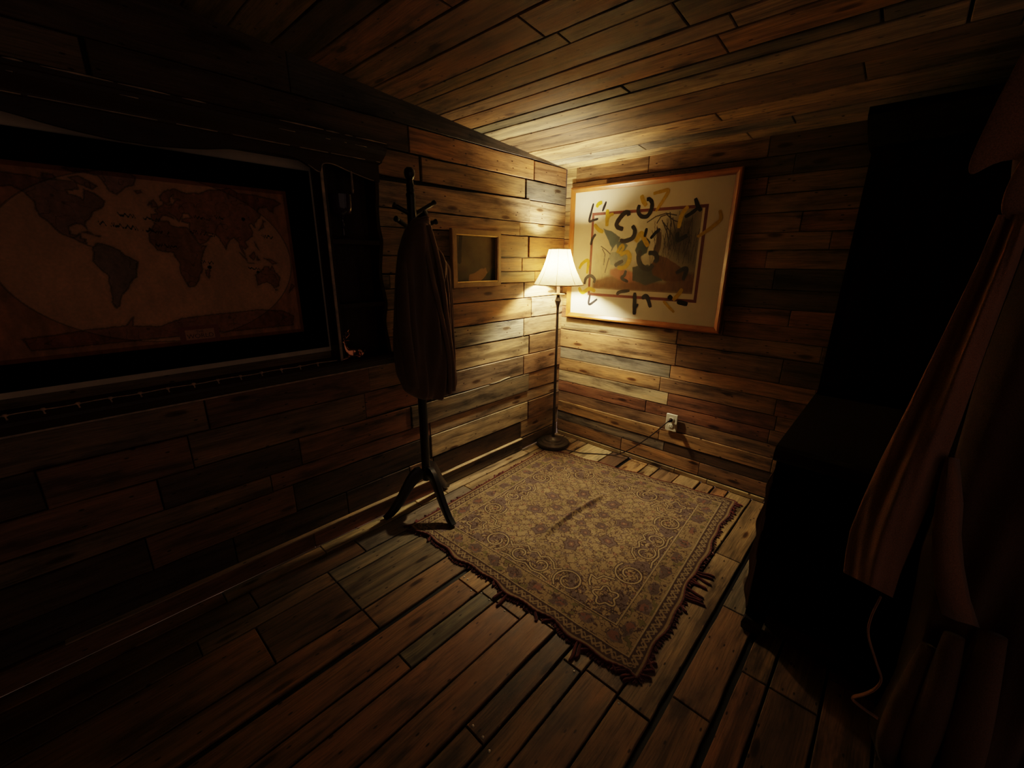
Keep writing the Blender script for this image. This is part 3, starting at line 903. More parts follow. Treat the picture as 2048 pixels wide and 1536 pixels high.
STY = [([(1.551, 1.625), (1.538, 1.644), (1.512, 1.652)], 0.0182),
([(1.47, 1.608), (1.468, 1.559), (1.467, 1.509)], 0.0195),
([(1.463, 1.551), (1.449, 1.573), (1.424, 1.579)], 0.0147),
([(1.558, 1.525), (1.527, 1.492), (1.49, 1.475)], 0.0184),
([(1.249, 1.671), (1.235, 1.638), (1.213, 1.61)], 0.0198),
([(1.177, 1.672), (1.133, 1.679), (1.089, 1.681), (1.116, 1.629), (1.152, 1.576)], 0.015),
([(0.968, 1.591), (0.998, 1.546), (1.008, 1.479)], 0.0185),
([(0.799, 1.56), (0.789, 1.515), (0.823, 1.481), (0.86, 1.453), (0.898, 1.429)], 0.015),
([(1.658, 1.247), (1.636, 1.281), (1.59, 1.3), (1.594, 1.216)], 0.0159),
([(1.382, 1.348), (1.364, 1.383), (1.347, 1.394), (1.341, 1.375), (1.37, 1.344)], 0.0131),
([(1.36, 1.336), (1.312, 1.352), (1.292, 1.321), (1.305, 1.278), (1.335, 1.258), (1.371, 1.26)], 0.0212),
([(1.262, 1.412), (1.229, 1.459), (1.204, 1.421), (1.178, 1.383)], 0.0221),
([(1.653, 1.124), (1.624, 1.091), (1.569, 1.119), (1.522, 1.105)], 0.0196),
([(0.946, 1.15), (0.967, 1.112), (0.993, 1.081)], 0.0179),
([(1.05, 1.073), (1.013, 1.041), (0.977, 1.012)], 0.0124)]
SHAPES = {'wing': [(1.493, 1.495), (1.431, 1.477), (1.37, 1.444), (1.376, 1.418), (1.405, 1.384), (1.43, 1.348), (1.423, 1.38), (1.466, 1.451)],
'head': [(1.394, 1.418), (1.345, 1.417), (1.312, 1.394), (1.33, 1.356), (1.375, 1.348)],
'body1': [(1.439, 1.349), (1.384, 1.356), (1.329, 1.34), (1.274, 1.317), (1.279, 1.279), (1.357, 1.254), (1.424, 1.277)],
'belly': [(1.286, 1.355), (1.246, 1.34), (1.245, 1.287), (1.283, 1.271)],
'darkwing': [(1.248, 1.4), (1.202, 1.443), (1.167, 1.413), (1.184, 1.347), (1.24, 1.317), (1.261, 1.363)],
'neck': [(1.136, 1.498), (1.104, 1.454), (1.1, 1.39), (1.11, 1.34), (1.143, 1.347), (1.134, 1.412)],
'brown': [(1.152, 1.28), (1.11, 1.332), (1.053, 1.318), (0.971, 1.268), (0.922, 1.227), (0.947, 1.19), (1.046, 1.186), (1.13, 1.221)],
'bluedark': [(1.269, 1.263), (1.169, 1.28), (1.097, 1.222), (1.07, 1.193), (1.173, 1.158), (1.261, 1.186)],
'pink': [(1.421, 1.245), (1.358, 1.262), (1.231, 1.226), (1.176, 1.189), (1.313, 1.168), (1.419, 1.213)],
'ground': [(1.548, 1.12), (1.542, 1.176), (1.409, 1.213), (1.227, 1.187), (1.061, 1.178), (0.989, 1.225), (0.859, 1.242), (0.88, 1.124)],
'tan2': [(1.554, 1.341), (1.478, 1.357), (1.415, 1.277), (1.39, 1.213), (1.465, 1.195), (1.542, 1.176)],
'dark': [(0.901, 1.56), (0.985, 1.559), (1.072, 1.481), (1.098, 1.369), (1.014, 1.311), (0.891, 1.27)]}
REEDS =  [[(1.198, 1.519), (1.149, 1.548), (1.089, 1.562), (1.028, 1.548)], [(1.138, 1.512), (1.118, 1.546), (1.073, 1.558)], [(1.08, 1.551), (1.039, 1.521), (0.993, 1.505)], [(1.108, 1.525), (1.069, 1.453), (1.044, 1.368)], [(1.048, 1.536), (1.025, 1.466), (1.023, 1.382)], [(1.006, 1.547), (1.005, 1.479), (1.009, 1.396)], [(1.098, 1.511), (1.046, 1.453), (1.009, 1.396)], [(1.067, 1.564), (1.053, 1.508), (1.056, 1.411)], [(1.499, 1.389), (1.459, 1.365), (1.429, 1.341)], [(1.471, 1.276), (1.467, 1.341), (1.489, 1.373)], [(1.437, 1.317), (1.451, 1.26), (1.458, 1.228)]]
def print_fn(U, V):
    n = fbm(U * 30, V * 30, 21); n2 = fbm(U * 90, V * 35, 5)
    a = np.clip((1.56 - U) / .67, 0, 1); b = np.clip((V - 1.12) / .455, 0, 1)
    c = np.tile(np.array([[.74, .69, .53]]), (len(U), 1)) * (.88 + .24 * n)[:, None]
    c = lerp(c, (.22, .19, .13), np.clip((a - .42) * 1.4, 0, .85) * np.clip(1.15 - .35 * b, 0, 1))
    c = lerp(c, (.42, .37, .25), np.clip((.55 - b) * 1.6, 0, .6))
    def fill(k, col, m=.35, soft=.0018):
        nonlocal c
        u_, v_ = U + .010 * (n2 - .5), V + .010 * (n - .5)
        ins = inpoly(u_, v_, SHAPES[k])
        sd = segdist(u_, v_, SHAPES[k] + [SHAPES[k][0]])
        al = np.clip(.5 + np.where(ins, sd, -sd) / (2 * soft), 0, 1)
        feather = .85 + .3 * np.abs(np.sin(u_ * 420 + v_ * 260 + 6 * n))
        c = c * (1 - al[:, None]) + al[:, None] * np.array(col)[None] * ((1 - m / 2 + m * n2) * feather)[:, None]
    fill('tan2', (.56, .51, .36), soft=.02); fill('ground', (.20, .125, .075), .6, .012); fill('pink', (.42, .21, .135), .5, .008)
    fill('dark', (.12, .10, .075), .6, .05); fill('bluedark', (.085, .090, .085)); fill('brown', (.165, .095, .048), .6)
    fill('neck', (.13, .095, .06)); fill('darkwing', (.085, .105, .11)); fill('body1', (.36, .38, .32), .7)
    fill('belly', (.62, .58, .46)); fill('head', (.12, .15, .155)); fill('wing', (.105, .135, .145))
    for r in REEDS:
        d = segdist(U, V, r)
        c = np.where((d < .0030)[:, None], np.array([[.075, .065, .045]]), c)
    for s in range(46):
        rr = random.Random(s)
        x = rr.uniform(.90, 1.16); y = rr.uniform(1.27, 1.42)
        d = segdist(U, V, [(x, y), (x + rr.uniform(-.03, .03), y + rr.uniform(.05, .16))])
        c = np.where((d < .0012)[:, None], np.array([[.06, .05, .035]]), c)
    return c
canvas('print', PM, .888, 1.554, 1.122, 1.577, .0003, 300, 210, print_fn, M['print'], bp_)


def brush(mb, pts, w, d):
    P3 = [Vector((p[0], p[1], 0)) for p in pts]
    path = smooth_path(P3, 6) if len(P3) > 2 else [P3[0].lerp(P3[1], t / 6) for t in range(7)]
    n = len(path); vs = []; fs = []
    for i, p in enumerate(path):
        t = (path[min(i + 1, n - 1)] - path[max(i - 1, 0)]).normalized()
        nn = Vector((-t.y, t.x, 0))
        f = i / (n - 1)
        ww = w * .66 * (.84 + .16 * math.sin(f * PI) + .045 * math.sin(i * 1.3 + w * 900)) * (.72 if i in (0, n - 1) else 1)
        for sgn in (-1, 1):
            q = p + nn * (ww * sgn)
            vs.append(PM(q.x, q.y, d))
    for i in range(n - 1):
        fs.append((2 * i, 2 * i + 1, 2 * i + 3, 2 * i + 2))
    mb.add(vs, fs)
for i, (pts, w) in enumerate(STY):
    mb = MB(); brush(mb, pts, w, .0010 + i * .00002)
    mb.build('brush_stroke', M['paint_y'], bp_, label='yellow brush stroke')
for i, (pts, w) in enumerate(STK):
    mb = MB(); brush(mb, pts, w, .0016 + i * .00002)
    mb.build('brush_stroke', M['paint_k'], bp_, label='black brush stroke')
quad('glass_pane', PM, u0 + .0325, u1 - .0325, v0 + .0325, v1 - .0325, .0045, M['glazing'], bp_)

# ------------------------------------------------------------------ carved dark wall unit with side shelves
UC = .252                               # its middle along the wall
UR = 1.022                              # right-hand outside face
UL = 2 * UC - UR
mir = lambda x: 2 * UC - x
wu = empty('wall_shelf_unit', (UC, Y0 - .008, .83), 'dark carved wall unit with arched valance, crown moulding and narrow side shelves around the map', 'shelf unit')
YF = 1.700                              # its front plane
mw = lambda u, v, d: (u, d, v)
OPR = .782                              # right edge of the middle opening
MB().box((mir(OPR), 1.793, .915), (OPR, 1.799, 1.700), puvaxis=0).build('back_board', M['white_board'], wu, label='pale painted back board')
for x0 in (OPR, mir(OPR) - .018):
    MB().box((x0, YF + .004, .878), (x0 + .018, 1.799, 1.69), puvaxis=2).build('divider', M['dark_carved'], wu)
for sx in (1, -1):
    e0 = OPR - .004 if sx == 1 else mir(OPR) - .006
    MB().box((e0, YF - .002, .885), (e0 + .010, YF + .004, 1.636)).build('edge_strip', M['pale_edge'], wu, label='worn pale edge strip of the divider')
# side panels with scalloped front edges
scal = [(1.70, 1.700), (1.62, 1.702), (1.56, 1.706), (1.50, 1.716), (1.44, 1.716), (1.39, 1.704), (1.366, 1.702), (1.31, 1.716), (1.25, 1.730), (1.20, 1.726), (1.15, 1.712), (1.11, 1.704), (1.07, 1.714), (1.03, 1.726), (.98, 1.722), (.93, 1.708), (.88, 1.700)]
sc = smooth_path([(z, y, 0) for z, y in scal], 5)
poly = [(p.y, p.x) for p in sc] + [(1.799, .88), (1.799, 1.70)]
for x in (UR - .016, UL):
    MB().prism(poly, lambda u, v, d, x=x: (x + d, u, v), 0, .016).build('side_panel', M['dark_carved'], wu)
for side in (0, 1):
    xa, xb = (OPR + .018, UR - .016) if side == 0 else (UL + .016, mir(OPR) - .018)
    for zt in (1.374, 1.118):
        MB().box((xa, YF + .003, zt - .017), (xb, 1.799, zt), puvaxis=0).build('side_shelf', M['dark_carved'], wu)
    MB().box((xa, 1.791, .885), (xb, 1.799, 1.69), puvaxis=2).build('rear_panel', M['dark_carved'], wu)
# bottom ledge: thick board with a moulded lip
prof = [(1.799, .884), (1.672, .884), (1.664, .878), (1.664, .868), (1.676, .862), (1.684, .850), (1.698, .842), (1.704, .833), (1.799, .833)]
MB().prism(prof, lambda u, v, d: (d, u, v), UL - .02, UR + .012).build('ledge', M['dark_carved'], wu)
MB().box((UL - .02, 1.702, .829), (UR + .010, 1.706, .834)).build('ledge_lip', M['pale_edge'], wu, label='worn pale lower lip of the ledge')
# arched valance: three scallops cut from one board
half = [(UC, 1.6130), (.299, 1.613), (.407, 1.624), (.500, 1.640), (.580, 1.645), (.653, 1.647), (.701, 1.641), (.740, 1.624), (.764, 1.611), (.778, 1.612), (.790, 1.638), (.827, 1.643), (.883, 1.629), (.960, 1.612), (1.000, 1.606), (UR, 1.606)]
edge = smooth_path([(a, b, 0) for a, b in half], 5)
low = [(p.x, p.y) for p in edge]
lowL = [(mir(a), b) for a, b in low]
arch = list(reversed(lowL))
poly = arch + low[1:] + [(UR, 1.690), (UL, 1.690)]
MB().prism(poly, mw, YF - .006, YF + .010).build('valance', M['dark_carved'], wu)
el = MB()
for i0, i1 in ((len(low) - 28, len(low) - 6),):
    el.tube([(a, YF - .007, b + .001) for a, b in low[i0:i1]], .0017, 6)
el.tube([(a, YF - .007, b + .001) for a, b in low[34:44]], .0016, 6)
el.build('valance_edge', M['pale_edge'], wu, smooth='all', label='worn pale edge of the valance arches')
# crown moulding
cp = [(1.799, 1.655), (YF - .010, 1.676), (YF - .018, 1.678), (YF - .020, 1.684), (YF - .030, 1.690), (YF - .045, 1.700), (YF - .058, 1.714), (YF - .062, 1.724), (YF - .070, 1.726), (YF - .070, 1.738), (YF - .062, 1.744), (1.799, 1.752)]
MB().prism(cp, lambda u, v, d: (d, u, v), UL - .024, UR + .010).build('crown_moulding', M['dark_carved'], wu)
wl = MB()
rr = random.Random(5)
x = UL
while x < UR - .03:
    ln = rr.uniform(.03, .16)
    if rr.random() < .72:
        e = min(x + ln, UR + .006)
        wl.tube([(x, YF - .0705, 1.7375), ((x + e) / 2, YF - .071, 1.738), (e, YF - .0705, 1.7378)], [.0008, .0024, .0008], 6)
    if rr.random() < .5:
        wl.tube([(x, YF - .0590, 1.7145), (x + ln * .35, YF - .0590, 1.7145)], [.0005, .0014], 6)
    x += ln + rr.uniform(.005, .03)
x = UL + .02
while x < UR:
    ln = rr.uniform(.10, .3)
    wl.tube([(x, YF - .0185, 1.6785), (min(x + ln, UR), YF - .0185, 1.6785)], .0013, 6)
    x += ln + rr.uniform(.01, .05)
wl.build('edge_highlights', M['pale_edge'], wu, smooth='all', label='pale broken lines along the moulding edges, highlights put into colour')  # highlights of the moulding, painted as pale broken lines
# thin knotted rail of twine along the front of the ledge
kp = [.670 - .0681 * i for i in range(13)]
kr = MB()
kr.tube([(x, 1.678, .8965 + .0012 * math.sin(x * 40)) for x in np.linspace(kp[-1] - .04, OPR - .03, 60)], .0016, 6)
for x in kp:
    if x > OPR - .03: continue
    kr.tube([(x - .006, 1.678, .8965), (x - .002, 1.677, .8975), (x + .003, 1.677, .8970), (x + .006, 1.678, .896)], [.0018, .0042, .0042, .0018], 8)
    kr.tube([(x, 1.677, .896), (x + .001, 1.676, .890), (x + .002, 1.676, .884)], [.0030, .0018, .0026], 6)
kr.build('gallery_rail', M['twine'], wu, smooth='all', label='thin pale gallery rail of knotted twine')

# twisted cord hanging from the right valance
tw = MB()
for ph in (0, PI):
    tw.tube([(.897 + .0022 * math.cos(t * 1.1 + ph), YF - .010 + .0022 * math.sin(t * 1.1 + ph), 1.628 - t * .0017) for t in range(46)], .0022, 6)
tag(tw.build('hanging_cord', M['pale_edge'], smooth='all'), 'short twisted pale cord hanging from the shelf valance', 'cord')

# ------------------------------------------------------------------ framed world map inside the unit
ML, MR_, MBm, MT = mir(.676), .676, 1.012, 1.540
mp_ = empty('framed_map', (UC, 1.79, .93), 'antique-style world map in a wide black surround, inside the carved wall unit', 'map')
mb = MB()
o0, o1, p0, p1 = mir(.769), .769, .936, 1.621
for (a, b, c, d) in ((o0, o1, p0, MBm), (o0, o1, MT, p1), (o0, ML, MBm, MT), (MR_, o1, MBm, MT)):
    mb.box((a, 1.778, c), (b, 1.791, d))
mb.build('black_surround', M['black_mat'], mp_)
# land outlines in (longitude, latitude)
LAND = [
 [(-168, 66), (-156, 71), (-128, 70), (-110, 68), (-95, 69), (-82, 68), (-82, 62), (-94, 60), (-92, 57), (-82, 55), (-79, 52), (-77, 57), (-77, 62), (-66, 59), (-57, 53), (-60, 47), (-66, 44), (-71, 42), (-75, 36), (-81, 31), (-80, 25), (-83, 29), (-90, 30), (-97, 27), (-97, 20), (-91, 19), (-87, 21), (-88, 16), (-83, 15), (-83, 10), (-78, 8), (-85, 11), (-95, 16), (-105, 20), (-110, 25), (-115, 31), (-121, 35), (-124, 42), (-124, 48), (-132, 55), (-142, 60), (-152, 59), (-162, 55), (-158, 59), (-166, 62)],
 [(-73, 78), (-60, 76), (-54, 70), (-50, 63), (-43, 60), (-32, 68), (-22, 71), (-18, 79), (-30, 83), (-60, 82)],
 [(-90, 72), (-80, 74), (-70, 70), (-62, 66), (-68, 63), (-78, 66), (-86, 70)], [(-115, 73), (-105, 73), (-102, 69), (-115, 69)], [(-95, 80), (-75, 83), (-70, 80), (-85, 77)],
 [(-78, 8), (-72, 12), (-62, 10), (-52, 5), (-48, 0), (-35, -6), (-39, -15), (-41, -22), (-48, -26), (-54, -34), (-62, -40), (-66, -46), (-69, -52), (-73, -54), (-75, -48), (-73, -38), (-70, -20), (-76, -14), (-81, -6), (-79, 1)],
 [(-17, 15), (-16, 22), (-9, 31), (-6, 36), (10, 37), (11, 33), (20, 31), (32, 31), (38, 20), (43, 12), (51, 12), (44, 2), (40, -6), (40, -15), (35, -22), (32, -28), (26, -34), (18, -34), (14, -24), (12, -16), (13, -8), (9, 0), (8, 4), (-5, 5), (-10, 6)],
 [(-9, 37), (-9, 43), (-1, 44), (-4, 48), (3, 51), (8, 54), (9, 57), (13, 54), (21, 55), (24, 59), (30, 60), (22, 61), (24, 65), (18, 62), (17, 56), (12, 56), (6, 58), (6, 62), (14, 68), (26, 71), (40, 67), (45, 68), (60, 69), (72, 73), (95, 76), (105, 78), (115, 73), (140, 73), (170, 70), (180, 66), (165, 60), (162, 54), (156, 57), (155, 60), (142, 59), (136, 54), (141, 50), (131, 43), (127, 40), (126, 35), (122, 40), (118, 38), (121, 31), (119, 25), (110, 20), (106, 18), (109, 12), (104, 9), (100, 14), (103, 1), (98, 9), (97, 17), (91, 22), (86, 20), (80, 14), (77, 8), (73, 17), (71, 21), (66, 25), (57, 26), (50, 30), (56, 24), (59, 22), (52, 16), (44, 13), (38, 22), (34, 29), (36, 36), (27, 37), (27, 40), (40, 42), (38, 46), (30, 46), (28, 42), (23, 37), (19, 42), (13, 45), (18, 40), (12, 42), (4, 43), (-1, 37)],
 [(-6, 50), (1, 51), (0, 54), (-3, 58), (-6, 56)], [(-10, 52), (-6, 54), (-8, 55)], [(-23, 65), (-15, 66), (-14, 64), (-20, 63)],
 [(131, 32), (140, 36), (142, 42), (140, 40), (135, 35)], [(141, 42), (145, 43), (142, 45)], [(44, -16), (50, -15), (47, -25), (44, -22)],
 [(114, -22), (122, -18), (130, -12), (136, -12), (137, -16), (142, -11), (146, -19), (153, -26), (150, -37), (143, -39), (138, -34), (131, -31), (124, -33), (116, -35)],
 [(131, -2), (141, -3), (150, -8), (143, -9), (136, -4)], [(109, 1), (117, 6), (118, 0), (114, -4)], [(95, 5), (105, -5), (104, -2)], [(105, -7), (114, -8)], [(120, 1), (123, -4), (119, -4)], [(120, 18), (125, 8), (122, 12)], [(173, -35), (178, -38), (168, -46)], [(145, -41), (148, -42), (146, -43)],
 [(-180, -78), (-150, -77), (-110, -74), (-70, -73), (-58, -64), (-62, -74), (-30, -77), (0, -70), (40, -68), (80, -67), (120, -66), (160, -70), (180, -78), (180, -90), (-180, -90)],
 [(-85, 22), (-75, 20), (-80, 23)], [(-73, 19), (-68, 19), (-70, 18)]]


def lonlat(lo, la):
    """oval projection fitted to the sheet: Greenwich a little right of the middle of the visible part"""
    ph = math.radians(la)
    return (.283 + lo * .00218 * (.90 + .10 * math.cos(ph)), 1.304 + la * .00290)
LANDP = [[lonlat(*p) for p in L_] for L_ in LAND]


def map_fn(U, V):
    n = fbm(U * 9, V * 9, 40); n2 = fbm(U * 60, V * 30, 44); n3 = fbm(U * 160, V * 160, 47, 2)
    c = np.tile(np.array([[.74, .46, .225]]), (len(U), 1)) * (.80 + .40 * n)[:, None] * (.86 + .28 * n2)[:, None]
    u = U + .0035 * (n3 - .5) + .003 * (n2 - .5); v = V + .0035 * (fbm(U * 150, V * 150, 70, 2) - .5)
    for i, L_ in enumerate(LANDP):
        dd = segdist(u, v, L_ + [L_[0]])
        shore = dd < .0022
        halo = np.clip(1 - dd / .012, 0, 1) * .35
        ins = inpoly(u, v, L_)
        tint = [(.36, .19, .115), (.42, .23, .15), (.38, .20, .12), (.38, .20, .12), (.38, .2, .12), (.31, .20, .125), (.36, .165, .080), (.42, .185, .095)][min(i, 7)]
        c = lerp(c, (.44, .25, .13), halo)
        c = np.where(ins[:, None], np.array(tint)[None] * (.65 + .7 * n2)[:, None] * (.8 + .4 * n3)[:, None], c)
        c = np.where(shore[:, None], c * .50, c)
    # country borders: thin noisy lines on land only
    dark = np.abs(fbm(U * 26, V * 26, 81, 2) - .5) < .012
    land = np.zeros(len(U), bool)
    for L_ in LANDP: land |= inpoly(U, V, L_)
    c = np.where((dark & land)[:, None], c * .55, c)
    # oval rim of the projection and corner ornament
    e = np.hypot((U - .283) / .378, (V - 1.290) / .262)
    out = e > 1.0
    c = np.where(out[:, None], c * np.array([[.72, .55, .50]]) * (.7 + .6 * n2)[:, None], c)
    c = np.where((np.abs(e - 1.0) < .006)[:, None], c * .5, c)
    # dark red printed edge
    ed = np.minimum(np.minimum(U - ML, MR_ - U), np.minimum(V - MBm, MT - V))
    c = np.where((ed < .012)[:, None], c * np.array([[.55, .36, .34]]), c)
    # title panel
    tp = (np.abs(U - .327) < .058) & (np.abs(V - 1.043) < .030)
    c = np.where(tp[:, None], np.array([[.36, .12, .09]]), c)
    tq = (np.abs(U - .327) < .042) & (np.abs(V - 1.043) < .017)
    c = np.where(tq[:, None], np.array([[.66, .38, .21]]), c)
    for (bx, bz, ln, th) in ((.235, 1.418, .10, .005), (.20, 1.388, .125, .006), (.265, 1.378, .07, .004), (.285, 1.335, .055, .005), (.398, 1.427, .045, .005), (.445, 1.432, .03, .004), (.395, 1.378, .08, .007), (.388, 1.285, .034, .005), (.592, 1.375, .045, .006), (.535, 1.262, .05, .0035)):
        w = (np.abs(U - bx) < ln / 2) & (np.abs(V - bz + .12 * (U - bx) - th * .75 * np.sin(U * 640 + 5 * fbm(U * 60, V * 0, 7, 2) * 3)) < .0026 * (.3 + 1.3 * fbm(U * 90, V * 90, 9, 2))) & (fbm(U * 150, V * 10, 12, 2) > .36)
        c = np.where(w[:, None], np.array([[.030, .018, .016]]), c)
    for (bx, bz, rr_) in ((.392, 1.268, .006), (.540, 1.250, .005), (.52, 1.432, .006)):
        c = np.where((np.hypot(U - bx, V - bz) < rr_)[:, None], np.array([[.015, .010, .012]]), c)
    return c
canvas('map_sheet', mapL, ML - .001, MR_ + .001, MBm - .001, MT + .001, Y0 - 1.7795 - .004, 560, 330, map_fn, M['paper'], mp_)


def text(s, loc, size, mat, parent, name, rot=(PI / 2, 0, 0)):
    cu = bpy.data.curves.new(name, 'FONT'); cu.body = s; cu.size = size; cu.align_x = 'CENTER'; cu.align_y = 'CENTER'
    cu.materials.append(mat)
    o = bpy.data.objects.new(name, cu); COL.objects.link(o); o.location = loc; o.rotation_euler = rot
    dg = bpy.context.evaluated_depsgraph_get(); dg.update()
    me = bpy.data.meshes.new_from_object(o.evaluated_get(dg))
    q = bpy.data.objects.new(name, me); COL.objects.link(q); q.location = loc; q.rotation_euler = rot
    bpy.data.objects.remove(o)
    q.parent = parent; q.matrix_parent_inverse = pinv(parent)
    return q
M['ink'] = plain('map_ink', (.16, .05, .045), rough=.8)
M['ink_k'] = plain('map_black_ink', (.02, .012, .012), rough=.8)
text('THE', (.327, 1.7822, 1.0525), .012, M['ink'], mp_, 'title_lettering')
text('WORLD', (.327, 1.7822, 1.0375), .021, M['ink'], mp_, 'title_lettering')
# ------------------------------------------------------------------ goblet and deer on the side shelves
gx, gy, gz = .868, 1.742, 1.3745
gb = MB().lathe([(0, 0), (.031, .0), (.033, .004), (.020, .010), (.007, .018), (.006, .045), (.010, .052), (.006, .060), (.007, .078), (.022, .088), (.038, .102), (.044, .122), (.046, .150), (.048, .170), (.046, .170), (.043, .148), (.040, .122), (.033, .106), (0, .098)], (gx, gy, gz), 40).build('goblet', M['goblet'], smooth=True)
tag(gb, 'dark shiny goblet standing on the upper side shelf', 'goblet')


def skinned(name, verts, edges, radii, mat, parent=None, root=0, sub=2):
    me = bpy.data.meshes.new(name)
    me.from_pydata(verts, edges, [])
    o = bpy.data.objects.new(name, me); COL.objects.link(o)
    md = o.modifiers.new('skin', 'SKIN'); md.use_smooth_shade = True
    for i, r in enumerate(radii):
        rr_ = r if isinstance(r, tuple) else (r, r)
        me.skin_vertices[0].data[i].radius = rr_
        me.skin_vertices[0].data[i].use_root = (i == root)
    sb = o.modifiers.new('sub', 'SUBSURF'); sb.levels = sub; sb.render_levels = sub
    dg = bpy.context.evaluated_depsgraph_get(); dg.update()
    m2 = bpy.data.meshes.new_from_object(o.evaluated_get(dg))
    m2.materials.clear(); m2.materials.append(mat)
    m2.polygons.foreach_set('use_smooth', [True] * len(m2.polygons))
    m2.name = name
    o.modifiers.clear(); o.data = m2
    if parent is not None:
        o.parent = parent; o.matrix_parent_inverse = pinv(parent)
    return o


dx, dy, dz = .840, 1.712, .8845        # lying deer: head up to the left, body to the right
V_ = lambda x, z, y=0: (dx + x, dy + y, dz + z)
dv = [V_(-.016, .025), V_(.014, .027), V_(.040, .025), V_(-.030, .036), V_(-.034, .058), V_(-.036, .076), V_(-.048, .080), V_(-.060, .074), V_(.052, .022), V_(.058, .030),
      V_(-.020, .008, -.010), V_(-.046, .0055, -.014), V_(-.056, .005, -.012), V_(-.018, .008, .010), V_(-.036, .0055, .014), V_(.034, .010, -.014), V_(.010, .006, -.020), V_(.034, .010, .014), V_(.012, .006, .018)]
de = [(0, 1), (1, 2), (0, 3), (3, 4), (4, 5), (5, 6), (6, 7), (2, 8), (8, 9), (0, 10), (10, 11), (11, 12), (0, 13), (13, 14), (2, 15), (15, 16), (2, 17), (17, 18)]
dr = [.0205, .0225, .0215, .0135, .0095, .0105, .0080, .0055, .008, .0045, .0085, .0050, .004, .0075, .005, .010, .005, .010, .005]
deer = empty('deer_figurine', (dx, dy, dz), 'shiny copper figurine of a reclining antlered deer on the lowest side shelf', 'figurine')
skinned('body', dv, de, dr, M['copper'], deer)
for s in (-1, 1):
    an = MB()
    an.tube([V_(-.036, .082, .004 * s), V_(-.028, .094, .010 * s), V_(-.016, .106, .014 * s), V_(-.002, .124, .012 * s)], [.0028, .0024, .002, .001], 8)
    an.tube([V_(-.028, .094, .010 * s), V_(-.034, .106, .012 * s)], [.002, .001], 6)
    an.tube([V_(-.016, .106, .014 * s), V_(-.020, .119, .016 * s)], [.0018, .0009], 6)
    an.build('antler', M['copper'], deer, smooth='all')
    MB().tube([V_(-.032, .080, .005 * s), V_(-.024, .083, .012 * s), V_(-.016, .082, .016 * s)], [.002, .004, .001], 8, sq=(1, .5)).build('ear', M['copper'], deer, smooth='all')

# ------------------------------------------------------------------ rug
CT, CR, CN, CL = Vector((2.195, 1.672)), Vector((2.380, .474)), Vector((1.024, .386)), Vector((1.003, 1.606))
RA, RB = 1.28, 1.21                     # nominal size for the pattern (along x, along y)


